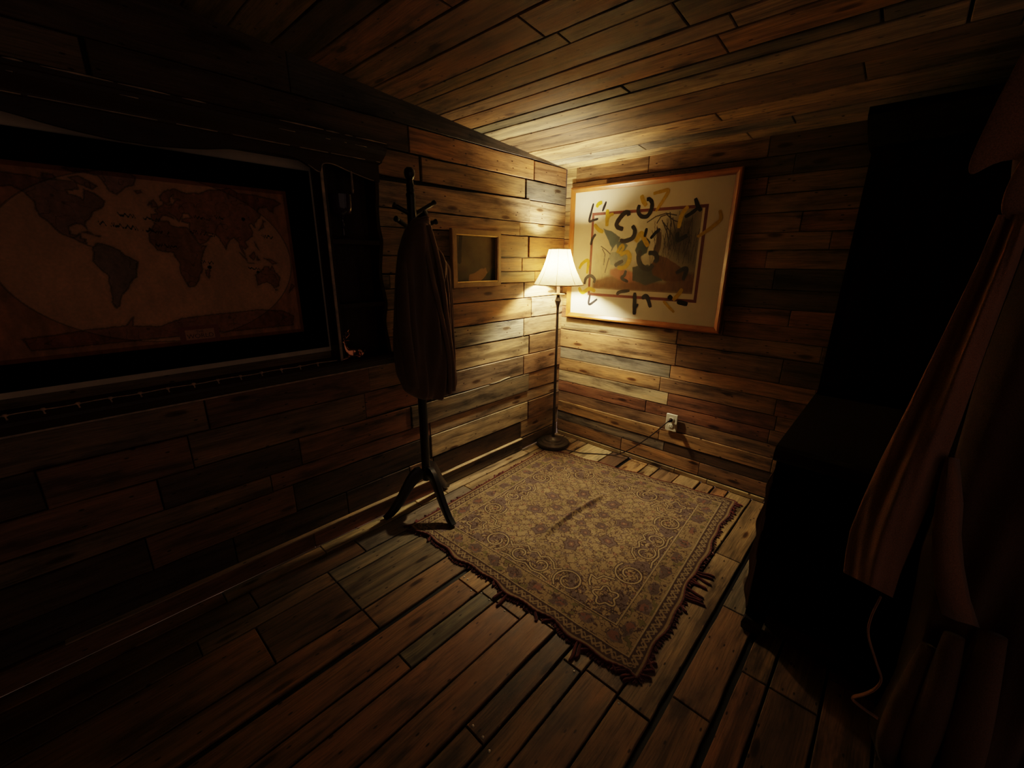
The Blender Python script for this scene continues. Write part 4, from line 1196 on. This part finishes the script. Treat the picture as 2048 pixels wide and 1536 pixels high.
def rug_colors(P, Q):
    """P, Q: metres from the rug's middle; the woven pattern mirrors about both axes"""
    ha, hb = RA / 2, RB / 2
    p, q = np.abs(P), np.abs(Q)
    de_ = np.minimum(ha - p, hb - q)
    alongp = (hb - q) < (ha - p)
    t = np.where(alongp, p, q)
    tan = np.array([.345, .250, .142]); drk = np.array([.052, .027, .028]); cream = np.array([.42, .32, .195]); lav = np.array([.135, .098, .095]); grn = np.array([.165, .140, .066]); ros = np.array([.22, .105, .080])
    n1 = fbm(P * 9, Q * 9, 2); w1 = vnoise(P * 420, Q * 420, 61)
    c = np.tile(tan, (len(P), 1)) * (.86 + .28 * n1)[:, None]
    put = lambda m, col: np.where(m[:, None], np.array(col)[None], c)
    # dense arabesque ground (mirrored)
    a1 = fbm(p * 34 + 3, q * 34 + 7, 12, 3); a2 = fbm(p * 52 + 9, q * 52 + 2, 14, 2)
    for (e1, e2, ph) in ((p, q, 0), (q + .013, p + .021, 1.3)):
        row_ = np.floor(e2 / .046); y_ = e2 - row_ * .046 - .023
        ph_ = 2 * PI * e1 / .058 + row_ * 2.1 + ph + 1.2 * (a1 - .5)
        vine = np.abs(y_ - .0125 * np.sin(ph_)) < .0013
        leaf = (np.abs(np.sin(2 * ph_)) > .80) & (np.abs(np.abs(y_ - .0125 * np.sin(ph_)) - .0048) < .0022)
        c = np.where(vine[:, None], drk * 1.6, c); c = np.where(leaf[:, None], drk * 1.25 + .01, c)
    c = np.where((np.abs(a2 - .5) < .016)[:, None], (drk + tan) * .34, c)
    # scattered blossoms
    gx_, gy_ = np.floor(p / .034), np.floor(q / .034)
    hx = ((gx_ * 127.1 + gy_ * 311.7) * .731) % 1; hy = ((gx_ * 269.5 + gy_ * 183.3) * .417) % 1
    cx_ = (gx_ + .25 + .5 * hx) * .034; cy_ = (gy_ + .25 + .5 * hy) * .034
    ang = np.arctan2(q - cy_, p - cx_); rd = np.hypot(p - cx_, q - cy_)
    fl = rd < .0085 * (1 + .3 * np.cos(5 * ang))
    pick = (hx * 7.3 + hy * 3.1) % 1
    c = np.where((fl & (pick < .30))[:, None], lav, c); c = np.where((fl & (pick >= .30) & (pick < .48))[:, None], ros, c)
    c = np.where((fl & (pick >= .48) & (pick < .62))[:, None], grn * 1.3, c); c = np.where((fl & (rd < .003))[:, None], cream, c)
    # central medallion: eight lobes of grey-violet leaves
    r = np.hypot(P, Q * 1.02); th = np.arctan2(q, p)
    for R0, k, ra, rb, tw_ in ((.235, 8, .046, .034, 0), (.140, 8, .030, .024, .5), (.062, 4, .026, .024, 0)):
        a_ = ((np.arctan2(Q, P) / (2 * PI / k) + tw_) % 1 - .5) * (2 * PI / k)
        el_ = np.hypot((r - R0) / ra, a_ * r / rb) * (1 + .13 * np.cos(6 * np.arctan2(a_ * r, r - R0)))
        c = np.where((el_ < 1.0)[:, None], lav * (.75 + .6 * n1)[:, None], c)
        c = np.where((np.abs(el_ - 1.0) < .07)[:, None], drk * 1.2, c)
        c = np.where(((el_ < .55) & (el_ > .42))[:, None], drk * 1.6, c)
        c = np.where((el_ < .30)[:, None], ros, c); c = np.where((el_ < .13)[:, None], cream * .8, c)
        rr2 = R0 * 1.30 * (1 + .09 * np.cos(k * (np.arctan2(Q, P) + tw_ * 2 * PI / k)))
        c = np.where((np.abs(r - rr2) < .0032)[:, None], drk * 1.2, c); c = np.where((np.abs(r - rr2) < .0014)[:, None], cream * .85, c)
    # scrolling ornaments round the edge of the field: cream outlines with dark edges
    FD_ = .150                          # field starts this far in
    fx, fy = ha - FD_, hb - FD_
    dF = np.minimum(fx - p, fy - q)
    def curl(ox, oy, R0, a0, turns, dirn, r1=.30, sx=1.0, n=22):
        return [(ox + sx * R0 * (1 + (r1 - 1) * k / n) * math.cos(a0 + dirn * 2 * PI * turns * k / n), oy + R0 * (1 + (r1 - 1) * k / n) * math.sin(a0 + dirn * 2 * PI * turns * k / n)) for k in range(n + 1)]
    curves, blobs = [], []
    for (ox, oy, R0, a0, tn, dr) in ((.225, fy - .066, .068, -2.2, 1.30, 1), (fx - .066, .205, .068, -.6, 1.30, -1), (.056, fy - .070, .048, 2.6, .95, -1), (fx - .068, .056, .048, -1.1, .95, 1)):
        curves.append(curl(ox, oy, R0, a0, tn, dr, r1=.38)); blobs.append((ox, oy, R0))
    for (ox, oy, R0) in ((fx - .092, fy - .092, .044),):
        curves.append([(ox + R0 * (1 + .22 * math.cos(5 * k * PI / 20 + .8)) * math.cos(k * PI / 20), oy + R0 * (1 + .22 * math.cos(5 * k * PI / 20 + .8)) * math.sin(k * PI / 20)) for k in range(41)])
        blobs.append((ox, oy, R0))
    # stepped cartouche line linking the scrolls, with small fleurs
    curves.append([(0, fy - .125), (.035, fy - .108), (.060, fy - .130), (.095, fy - .118), (.125, fy - .085), (.150, fy - .110)])
    curves.append([(.295, fy - .105), (.305, fy - .150), (.338, fy - .165), (.330, fy - .195), (.365, fy - .185), (.385, .285)])
    curves.append([(fx - .125, 0), (fx - .108, .030), (fx - .130, .058), (fx - .115, .095), (fx - .085, .120), (fx - .105, .145)])
    curves.append([(0, fy - .030), (.025, fy - .020), (.045, fy - .012), (.10, fy - .020), (.135, fy - .012)])
    curves.append([(fx - .030, 0), (fx - .020, .025), (fx - .012, .045), (fx - .020, .09), (fx - .012, .13)])
    band = np.full(len(P), 9.0)
    near_ = dF < .24
    idx = np.where(near_)[0]
    pp_, qq_ = p[idx], q[idx]
    bb_ = np.full(len(idx), 9.0)
    for cv in curves: bb_ = np.minimum(bb_, segdist(pp_, qq_, cv))
    band[idx] = bb_
    wave = .085 + .030 * np.cos(t * 2 * PI / .21) + .012 * np.cos(t * 2 * PI / .07)
    ground = (dF > 0) & (dF < wave)
    for (ox, oy, R0) in blobs: ground |= (np.hypot(p - ox, q - oy) < R0) & (dF > 0)
    sq = np.abs(fbm(p * 70, q * 70, 91, 2) - .5) < .060
    c = np.where((ground & sq)[:, None], drk, c)
    c = np.where((ground & ~sq & (fbm(p * 30, q * 30, 93, 2) > .56))[:, None], lav * 1.15, c)
    c = np.where(((band < .0072) & (dF > -.0))[:, None], drk * .9, c)
    c = np.where(((band < .0034) & (dF > -.0))[:, None], cream, c)
    # borders
    inb = de_ < FD_
    mb_ = fbm(P * 30, Q * 30, 51, 3); mb2 = fbm(P * 70, Q * 70, 55, 2)
    cb = np.tile(tan * .88, (len(P), 1)) * (.85 + .3 * n1)[:, None]
    rosette = (.5 + .5 * np.cos(t * 2 * PI / .118)) * np.clip(1 - np.abs(de_ - .102) / .042, 0, 1)
    cb = np.where(((rosette * .60 + mb_ * .62) > .52)[:, None], lav * (.65 + .9 * mb2)[:, None], cb)
    cb = np.where(((rosette > .55) & (mb2 > .60))[:, None], ros, cb)
    cb = np.where((((1 - rosette) * .6 + mb2 * .5 > .82) & (mb_ > .5))[:, None], grn, cb)
    cb = np.where((np.abs(mb2 - .5) < .042)[:, None], drk * 1.3, cb)
    # guard stripe with running scroll
    g0, g1 = .014, .052
    gc_ = (de_ - (g0 + g1) / 2) / ((g1 - g0) / 2)
    run = np.abs(gc_ - .52 * np.sin(2 * PI * t / .040)) < .30
    hook = np.abs(gc_ + .55 * np.sin(2 * PI * t / .040 + .9)) < .16
    gcol = np.where((run | hook)[:, None], cream * .70, drk * 1.15)
    cb = np.where(((de_ >= g0) & (de_ < g1))[:, None], gcol, cb)
    for (e0, e1, col) in ((0, .004, drk), (.004, .011, tan * .72), (.011, .014, drk * 1.1), (.052, .0545, drk), (.0545, .060, cream * .9), (.142, .1445, drk), (.1445, .150, cream * .92)):
        cb = np.where(((de_ >= e0) & (de_ < e1))[:, None], np.array(col), cb)
    c = np.where(inb[:, None], cb, c)
    # wear and dust
    c = c * (.80 + .40 * fbm(P * 16, Q * 16, 77, 3))[:, None] * (.82 + .36 * w1)[:, None]
    return lerp(c, tan * .62, np.full(len(P), .14))


NU, NV = 640, 600
fu, fv = np.meshgrid(np.linspace(0, 1, NU), np.linspace(0, 1, NV))
fu, fv = fu.ravel(), fv.ravel()
bil = lambda i: (CN[i] * (1 - fu) * (1 - fv) + CR[i] * fu * (1 - fv) + CL[i] * (1 - fu) * fv + CT[i] * fu * fv)
rx, ry = bil(0), bil(1)
edge_n = np.minimum(np.minimum(fu, 1 - fu), np.minimum(fv, 1 - fv))
ew = np.exp(-edge_n / .03)
rx = rx + ew * (.008 * np.sin(fv * 23 + 1) + .006 * np.sin(fv * 51)) * np.exp(-fu / .05) + ew * .006 * np.sin(fv * 31) * np.exp(-(1 - fu) / .05)
ry = ry + ew * (.007 * np.sin(fu * 19) + .004 * np.sin(fu * 47 + 2)) * np.exp(-fv / .05)
rz = .0045 + .0030 * (fbm(fu * 7, fv * 7, 8) - .3)
rz += .0085 * np.exp(-fu / .022) * (.35 + .65 * vnoise(fv * 13, fv * 0 + 3, 4)) * (fv > .02)   # curled near edge
rz += .004 * np.exp(-fv / .02) * vnoise(fu * 15, fu * 0 + 1, 6)
# fold left by packing, running along x through the middle
yc = 1.060 + .012 * np.sin(rx * 9)
fold = np.exp(-((ry - yc) / .014) ** 2) * np.clip((rx - 1.36) / .10, 0, 1) * np.clip((1.96 - rx) / .10, 0, 1)
rz += .017 * fold
fold2 = np.exp(-((rx - 2.0 + (ry - 1.4) * .2) / .010) ** 2) * np.clip((ry - 1.20) / .06, 0, 1) * np.clip((1.62 - ry) / .06, 0, 1)
rz += .006 * fold2
# flat where the lamp base and the stand's foot press on it
for (ax, ay, ar) in ((BX, BY, .14), (1.139, 1.440, .03)):
    k = np.clip((np.hypot(rx - ax, ry - ay) - ar) / .05, 0, 1)
    rz = np.where(k < 1, .0018 * (1 - k) + rz * k if ar > .1 else .006 * (1 - k) + rz * k, rz)
rug = empty('rug', (1.65, 1.03, 0), 'faded tan and plum patterned rug with dark red fringe on the plank floor', 'rug')
me = bpy.data.meshes.new('woven_field')
grid_mesh(me, np.stack([rx, ry, rz], 1), NU, NV, rug_colors((fu - .5) * RA, (fv - .5) * RB))
me.materials.append(M['rug'])
ro = bpy.data.objects.new('woven_field', me); COL.objects.link(ro); ro.parent = rug; ro.matrix_parent_inverse = pinv(rug)
# edge binding: a dark red cord all round, then loose tassels
def rim(f):
    """f 0..4 round the rug: N->R, R->T, T->L, L->N"""
    s, t = int(f) % 4, f - int(f)
    a, b = ((0, 0), (1, 0), (1, 1), (0, 1))[s], ((1, 0), (1, 1), (0, 1), (0, 0))[s]
    u, v = a[0] + (b[0] - a[0]) * t, a[1] + (b[1] - a[1]) * t
    i = int(round(v * (NV - 1))) * NU + int(round(u * (NU - 1)))
    out = ((0, -1), (1, 0), (0, 1), (-1, 0))[s]
    return Vector((rx[i], ry[i], rz[i])), Vector((out[0], out[1], 0))
bd = MB()
loop = []
for k in range(0, 801):
    p, o_ = rim(min(k * 4 / 800, 3.9999))
    near = 1.0 if (k > 600 or k < 200) else .35
    loop.append(p + o_ * .002 + Vector((0, 0, -.0010 + .0010 * math.sin(k * 1.9))))
rad = [.0030 + .0018 * abs(math.sin(k * .9)) + (.0016 if (k > 600) else 0) for k in range(801)]
for p, r_ in zip(loop, rad): p.z = max(p.z, r_ * .8)
bd.tube(loop, rad, 7, cap=False)
rr = random.Random(3)
def tassel_path(p, o_, ln, bend):
    s = Vector((-o_.y, o_.x, 0))
    pts = [p + o_ * .001, p + o_ * (ln * .35) + s * bend * .4, p + o_ * (ln * .7) + s * bend, p + o_ * ln + s * bend * 1.1]
    for i, q in enumerate(pts): q.z = max(.0035, p.z * (1 - i * .4))
    return smooth_path(pts, 4)
# short fuzz of looped yarn along the two near sides
for k in range(900):
    f = rr.choice([rr.uniform(0, 1), rr.uniform(3, 3.999), rr.uniform(3, 3.999), rr.uniform(3.7, 4.15) % 4, rr.uniform(2, 3) if rr.random() < .3 else rr.uniform(3.2, 3.99)])
    p, o_ = rim(f)
    ln = rr.uniform(.007, .024)
    pp = tassel_path(p, o_, ln, rr.uniform(-.008, .008))
    bd.tube(pp, [rr.uniform(.0022, .0038)] * (len(pp) - 1) + [.001], 5)
tag(bd.build('fringe', M['fringe'], rug, smooth='all', label='short looped dark red fringe'), kind='stuff')
spots = [.97, .94, .985, .91, .30, .335, .345, .36, .38, .41, .425, .45, .46, .47, .03, .015, .05, .07, 3.985, 3.97, 3.995, 3.955, 3.93, 3.83, 3.82, 3.86, 3.72, 3.66, 3.55, 3.53, 3.47, 3.12, 3.05, 3.03, 2.40, 2.42, 2.47, 2.86, 2.80, 2.98, 3.0, 3.02]
for f in spots:
    p, o_ = rim(f)
    tb = MB()
    big = .30 < f < .48 or f in (3.55, 3.53, 3.82, 3.83)
    pp = tassel_path(p, o_, rr.uniform(.055, .085) if big else rr.uniform(.020, .042), rr.uniform(-.025, .030))
    n = len(pp)
    tb.tube(pp, [(.0036 + .0032 * math.sin(i / (n - 1) * 2.6)) * (1 if i < n - 1 else .4) for i in range(n)], 7)
    tb.build('tassel', M['fringe'], rug, smooth='all')

# ------------------------------------------------------------------ dark cabinet on the right
CY0, CY1 = .200, -1.05
cab = empty('cabinet', (1.95, -.4, 0), 'tall black cabinet with stepped counter and cornice, against the right wall', 'cabinet')
MB().box((1.500, CY1, .055), (2.44, CY0, .690), puvaxis=2).build('base_cabinet', M['black_wood'], cab)
MB().prism([(1.447, .700), (1.443, .708), (1.443, .722), (1.452, .735), (1.470, .742), (2.44, .742), (2.44, .690), (1.478, .690), (1.458, .694)], lambda u, v, d: (u, d, v), CY1 - .02, CY0 + .004).build('counter', M['dark_brown'], cab)
MB().box((2.205, CY1, .742), (2.44, CY0 - .002, 1.745), puvaxis=2).build('hutch', M['black_wood'], cab)
MB().prism([(2.205, 1.715), (2.150, 1.722), (2.110, 1.735), (2.060, 1.742), (2.035, 1.755), (2.000, 1.762), (1.985, 1.775), (1.985, 1.800), (2.44, 1.800), (2.44, 1.715)], lambda u, v, d: (u, d, v), CY1 - .03, CY0 + .010).build('cornice', M['black_wood'], cab)
for y0, y1 in ((.170, -.215), (-.235, -.620), (-.640, -1.02)):
    d = MB(); d.box((1.488, y1, .10), (1.502, y0, .52), puvaxis=2)
    dd = d.build('door', M['black_wood'], cab)
    MB().lathe([(0, .0), (.006, 0), (.006, .012), (.011, .018), (.009, .026), (0, .028)], (1.488, y1 + .03, .36), 16, Matrix(((0, 0, -1), (0, 1, 0), (1, 0, 0)))).build('knob', M['black_wood'], dd, smooth=True)
    w = MB(); w.box((1.488, y1, .54), (1.502, y0, .68), puvaxis=1)
    ww = w.build('drawer', M['black_wood'], cab)
    MB().lathe([(0, .0), (.006, 0), (.006, .012), (.011, .018), (.009, .026), (0, .028)], (1.488, (y0 + y1) / 2, .61), 16, Matrix(((0, 0, -1), (0, 1, 0), (1, 0, 0)))).build('knob', M['black_wood'], ww, smooth=True)
for y0, y1 in ((.165, -.40), (-.42, -1.02)):
    d = MB(); d.box((2.190, y1, .80), (2.206, y0, 1.70), puvaxis=2); d.build('hutch_door', M['black_wood'], cab)
for x, y in ((1.505, .172), (1.505, -1.02), (2.40, .172), (2.40, -1.02)):
    MB().loft([[(x + sx * r, y + sy * r, z) for sx, sy in ((-1, -1), (1, -1), (1, 1), (-1, 1))] for r, z in ((.022, 0), (.030, .012), (.032, .035), (.024, .056))]).build('foot', M['dark_brown'], cab)
pr = [(.135, .055), (.10, .034), (.04, .024), (-.05, .030), (-.12, .050), (-.2, .036), (-.3, .024), (-.42, .020), (-.55, .024), (-.65, .04), (-.72, .052), (-.8, .034), (-.9, .024), (-.98, .034), (-1.0, .055)]
MB().prism(pr + [(-1.0, .10), (.135, .10)], lambda u, v, d: (d, u, v), 1.492, 1.502).build('apron', M['dark_brown'], cab)
# scrolled side trim catching the lamp light
sc = smooth_path([(1.512, .640, 0), (1.500, .60, 0), (1.512, .55, 0), (1.508, .50, 0), (1.495, .44, 0), (1.508, .38, 0), (1.506, .32, 0), (1.492, .26, 0), (1.486, .20, 0), (1.494, .14, 0), (1.502, .08, 0)], 5)
wid = [.003 + .016 * max(0, math.sin((p.y - .64) * -5.6)) ** .6 + .004 * math.sin(p.y * 46) for p in sc]
ring = [(p.x, CY0 + max(.002, w_), p.y) for p, w_ in zip(sc, wid)]
rings = [[(x, CY0 - .002, z), (x - .004, y, z), (x + .030, y + .002, z), (x + .05, CY0 - .002, z)] for x, y, z in ring]
MB().loft(rings, (.34, .21, .11)).build('side_scroll', M['boards'], cab, smooth='all', label='brown scrolled trim on the cabinet side')

# ------------------------------------------------------------------ long coat hanging in front of the cabinet
XC = 1.36                                # it hangs in this plane
def cp_(y, z, x=XC):                     # outline read at x = 1.40, carried to the plane x
    k = x / 1.40
    return Vector((x, y * k, H + (z - H) * k))
coat = empty('long_coat', (XC, -.20, .01), 'long brown felt coat hanging in front of the black cabinet, one sleeve dangling', 'coat')
tabc = [(1.82, -.26, -.30, .01), (1.80, -.20, -.36, .03), (1.76, -.14, -.44, .05), (1.70, -.100, -.50, .065), (1.50, -.110, -.52, .065), (1.39, -.130, -.53, .060), (1.10, -.160, -.55, .060), (.83, -.170, -.57, .065), (.60, -.165, -.60, .075), (.40, -.185, -.64, .085), (.20, -.195, -.68, .10), (.05, -.185, -.72, .12), (.004, -.175, -.74, .13)]
rings = []
nz_ = 110
for i in range(nz_):
    z = 1.82 + (.004 - 1.82) * i / (nz_ - 1)
    yl, yr, dp = profile_at(tabc, z)
    ring = []
    for j in range(150):
        a = 2 * PI * j / 150
        ca, sa = math.cos(a), math.sin(a)
        y = (yl + yr) / 2 + (yl - yr) / 2 * math.copysign(abs(ca) ** .85, ca)
        k = min(1, (1.82 - z) / .5)
        low_ = np.clip((.9 - z) / .6, 0, 1)
        fold = .010 * math.sin(y * 55 + z * 3) + low_ * (.030 * math.sin(y * 42 + z * 1.4 + 1) + .014 * math.sin(y * 95 - z * 2))
        x = XC + .020 + dp * (math.copysign(abs(sa) ** .7, sa)) + (fold * k if sa < 0 else 0)
        kk = x / 1.40
        ring.append((min(x, 1.432), y * XC / 1.40, max(.003, H + (z - H) * 1.0)))
    rings.append(ring)
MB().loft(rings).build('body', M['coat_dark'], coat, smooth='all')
# dangling sleeve (nearest the lamp), flattened, flaring to its cuff
sl = [(1.40, -.112, -.165, .020), (1.30, -.104, -.165, .026), (1.10, -.079, -.160, .032), (.95, -.060, -.158, .034), (.80, -.039, -.155, .036), (.68, -.026, -.150, .036), (.574, -.018, -.146, .036), (.50, -.022, -.142, .035), (.425, -.030, -.142, .034)]
rings = []
SX = 1.285
for i in range(70):
    z = 1.40 + (.425 - 1.40) * i / 69
    yl, yr, dp = profile_at(sl, z)
    ring = []
    for j in range(64):
        a = 2 * PI * j / 64
        ca, sa = math.cos(a), math.sin(a)
        y = (yl + yr) / 2 + (yl - yr) / 2 * ca
        u = (y - yr) / (yl - yr)
        x = SX + dp * sa + (.013 * math.sin(u * 8.5 + z * 1.5) + .004 * math.sin(u * 21 - z * 9)) * (1 if sa < 0 else .3)
        zz = z + (.018 * (u - .4) if i == 69 else 0) - (.010 * math.exp(-((z - .60) / .03) ** 2) * math.sin(u * 6) if sa < 0 else 0)
        p = cp_(y, zz, x)
        ring.append(p)
    rings.append(ring)
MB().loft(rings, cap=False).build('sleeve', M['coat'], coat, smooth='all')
# turned collar flap with a pointed tip
fl = [[(-.095, 1.80), (-.150, 1.80), (-.21, 1.80)], [(-.075, 1.713), (-.13, 1.71), (-.20, 1.71)], [(-.057, 1.623), (-.115, 1.62), (-.19, 1.62)], [(-.047, 1.545), (-.095, 1.55), (-.17, 1.57)], [(-.041, 1.500), (-.082, 1.528), (-.150, 1.535)], [(-.052, 1.470), (-.088, 1.515), (-.150, 1.49)]]
rings = []
for r_ in fl:
    rings.append([cp_(y, z, 1.262 + .012 * abs(i - 1) + .018 * i) for i, (y, z) in enumerate(r_)])
fm = MB(); fm.loft(rings, cap=False, closed=False)
fo = fm.build('collar_flap', M['coat'], coat, smooth='all')
so = fo.modifiers.new('thick', 'SOLIDIFY'); so.thickness = .006
sb = fo.modifiers.new('sub', 'SUBSURF'); sb.levels = 2; sb.render_levels = 2
fl2 = [[(-.118, 1.53), (-.17, 1.53)], [(-.108, 1.46), (-.165, 1.46)], [(-.106, 1.42), (-.16, 1.42)], [(-.118, 1.385), (-.16, 1.38)]]
fm = MB(); fm.loft([[cp_(y, z, 1.275 + .01 * i) for i, (y, z) in enumerate(r_)] for r_ in fl2], cap=False, closed=False)
fo = fm.build('shoulder_fold', M['coat'], coat, smooth='all')
so = fo.modifiers.new('thick', 'SOLIDIFY'); so.thickness = .008
sb = fo.modifiers.new('sub', 'SUBSURF'); sb.levels = 2; sb.render_levels = 2
# front opening edge: a flat facing running down to the right
fe = [(-.156, .850, .003), (-.157, .80, .016), (-.160, .74, .030), (-.170, .66, .034), (-.186, .58, .040), (-.208, .50, .046), (-.236, .43, .050)]
fm = MB(); fm.loft([[cp_(y, z, 1.270), cp_(y - w_ * .5, z - .003, 1.262), cp_(y - w_, z, 1.270), cp_(y - w_ - .012, z, 1.292)] for y, z, w_ in fe], cap=False, closed=False)
fo = fm.build('front_facing', M['coat'], coat, smooth='all')
so = fo.modifiers.new('thick', 'SOLIDIFY'); so.thickness = .004
# belt dangling in an S to the floor
bp = [(-.118, .405), (-.112, .330), (-.118, .270), (-.150, .195), (-.170, .150), (-.166, .110), (-.148, .070), (-.126, .034), (-.150, .020), (-.190, .012)]
pth = smooth_path([cp_(y, z, 1.275 - .004 * i) for i, (y, z) in enumerate(bp)], 8)
bm_ = MB(); bm_.tube(pth, .0060, 8, sq=(.45, 1.3)); bm_.build('belt', M['belt'], coat, smooth='all', label='tan belt hanging in an S curve')
# skirt folds heaped on the floor
hp = [([(1.28, -.215, .004), (1.25, -.20, .10), (1.262, -.205, .24), (1.285, -.215, .40)], .026), ([(1.27, -.262, .004), (1.24, -.252, .12), (1.25, -.25, .28), (1.28, -.245, .46)], .030), ([(1.27, -.33, .004), (1.235, -.32, .14), (1.25, -.31, .30), (1.285, -.30, .5)], .034), ([(1.18, -.19, .022), (1.15, -.27, .050), (1.14, -.36, .085), (1.16, -.48, .13), (1.2, -.60, .15)], .045), ([(1.13, -.25, .030), (1.08, -.34, .045), (1.05, -.46, .06), (1.05, -.6, .06)], .040)]
sk = MB()
for path, r_ in hp:
    pp = smooth_path(path, 8); n = len(pp)
    for p in pp: p.z = max(p.z, .004)
    sk.tube(pp, [r_ * (.55 + .45 * math.sin(PI * (i + 1) / (n + 1))) for i in range(n)], 16, sq=(1, .8))
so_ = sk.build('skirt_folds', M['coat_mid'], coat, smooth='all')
for v in so_.data.vertices: v.co.z = max(v.co.z, .003)
# hook in the ceiling that carries it
hk = MB(); zc_ = zceil(XC + .02)
hk.tube(smooth_path([(XC + .02, -.285, zc_ - .002), (XC + .02, -.285, zc_ - .05), (XC + .02, -.270, zc_ - .085), (XC + .02, -.285, zc_ - .11), (XC + .02, -.305, zc_ - .095)], 6), .004, 8)
hk.tube([(XC + .02, -.285, zc_ - .11), (XC + .02, -.280, 1.80)], .003, 8)
tag(hk.build('ceiling_hook', M['stand'], smooth='all'), 'black iron hook in the plank ceiling above the long coat', 'hook')

# ------------------------------------------------------------------ camera, world, view
yaw, pitch, roll = (math.radians(a) for a in (42.585, 16.536, .457))
fw = Vector((math.cos(pitch) * math.cos(yaw), math.cos(pitch) * math.sin(yaw), -math.sin(pitch)))
rt = Vector((math.sin(yaw), -math.cos(yaw), 0)); up = rt.cross(fw)
r2 = rt * math.cos(roll) + up * math.sin(roll); u2 = -rt * math.sin(roll) + up * math.cos(roll)
cam_d = bpy.data.cameras.new('camera'); cam = bpy.data.objects.new('camera', cam_d); COL.objects.link(cam)
cam_d.sensor_width = 36; cam_d.sensor_fit = 'HORIZONTAL'; cam_d.lens = 835 / 2048 * 36
cam_d.clip_start = .02
Mx = Matrix((r2, u2, -fw)).transposed().to_4x4(); Mx.translation = (0, 0, H)
cam.matrix_world = Mx
scene.camera = cam
w = bpy.data.worlds.new('ambient_fill'); scene.world = w; w.use_nodes = True
w.node_tree.nodes['Background'].inputs[0].default_value = (1.0, .62, .46, 1)
w.node_tree.nodes['Background'].inputs[1].default_value = .088  # added warm fill through the open side, not a known source
scene.view_settings.view_transform = 'Filmic'
scene.view_settings.look = 'Medium High Contrast'
scene.view_settings.exposure = 0.35
scene.cycles.use_denoising = True
scene.cycles.max_bounces = 8
scene.cycles.diffuse_bounces = 6
scene.cycles.caustics_reflective = False
scene.cycles.caustics_refractive = False
scene.cycles.sample_clamp_indirect = 4
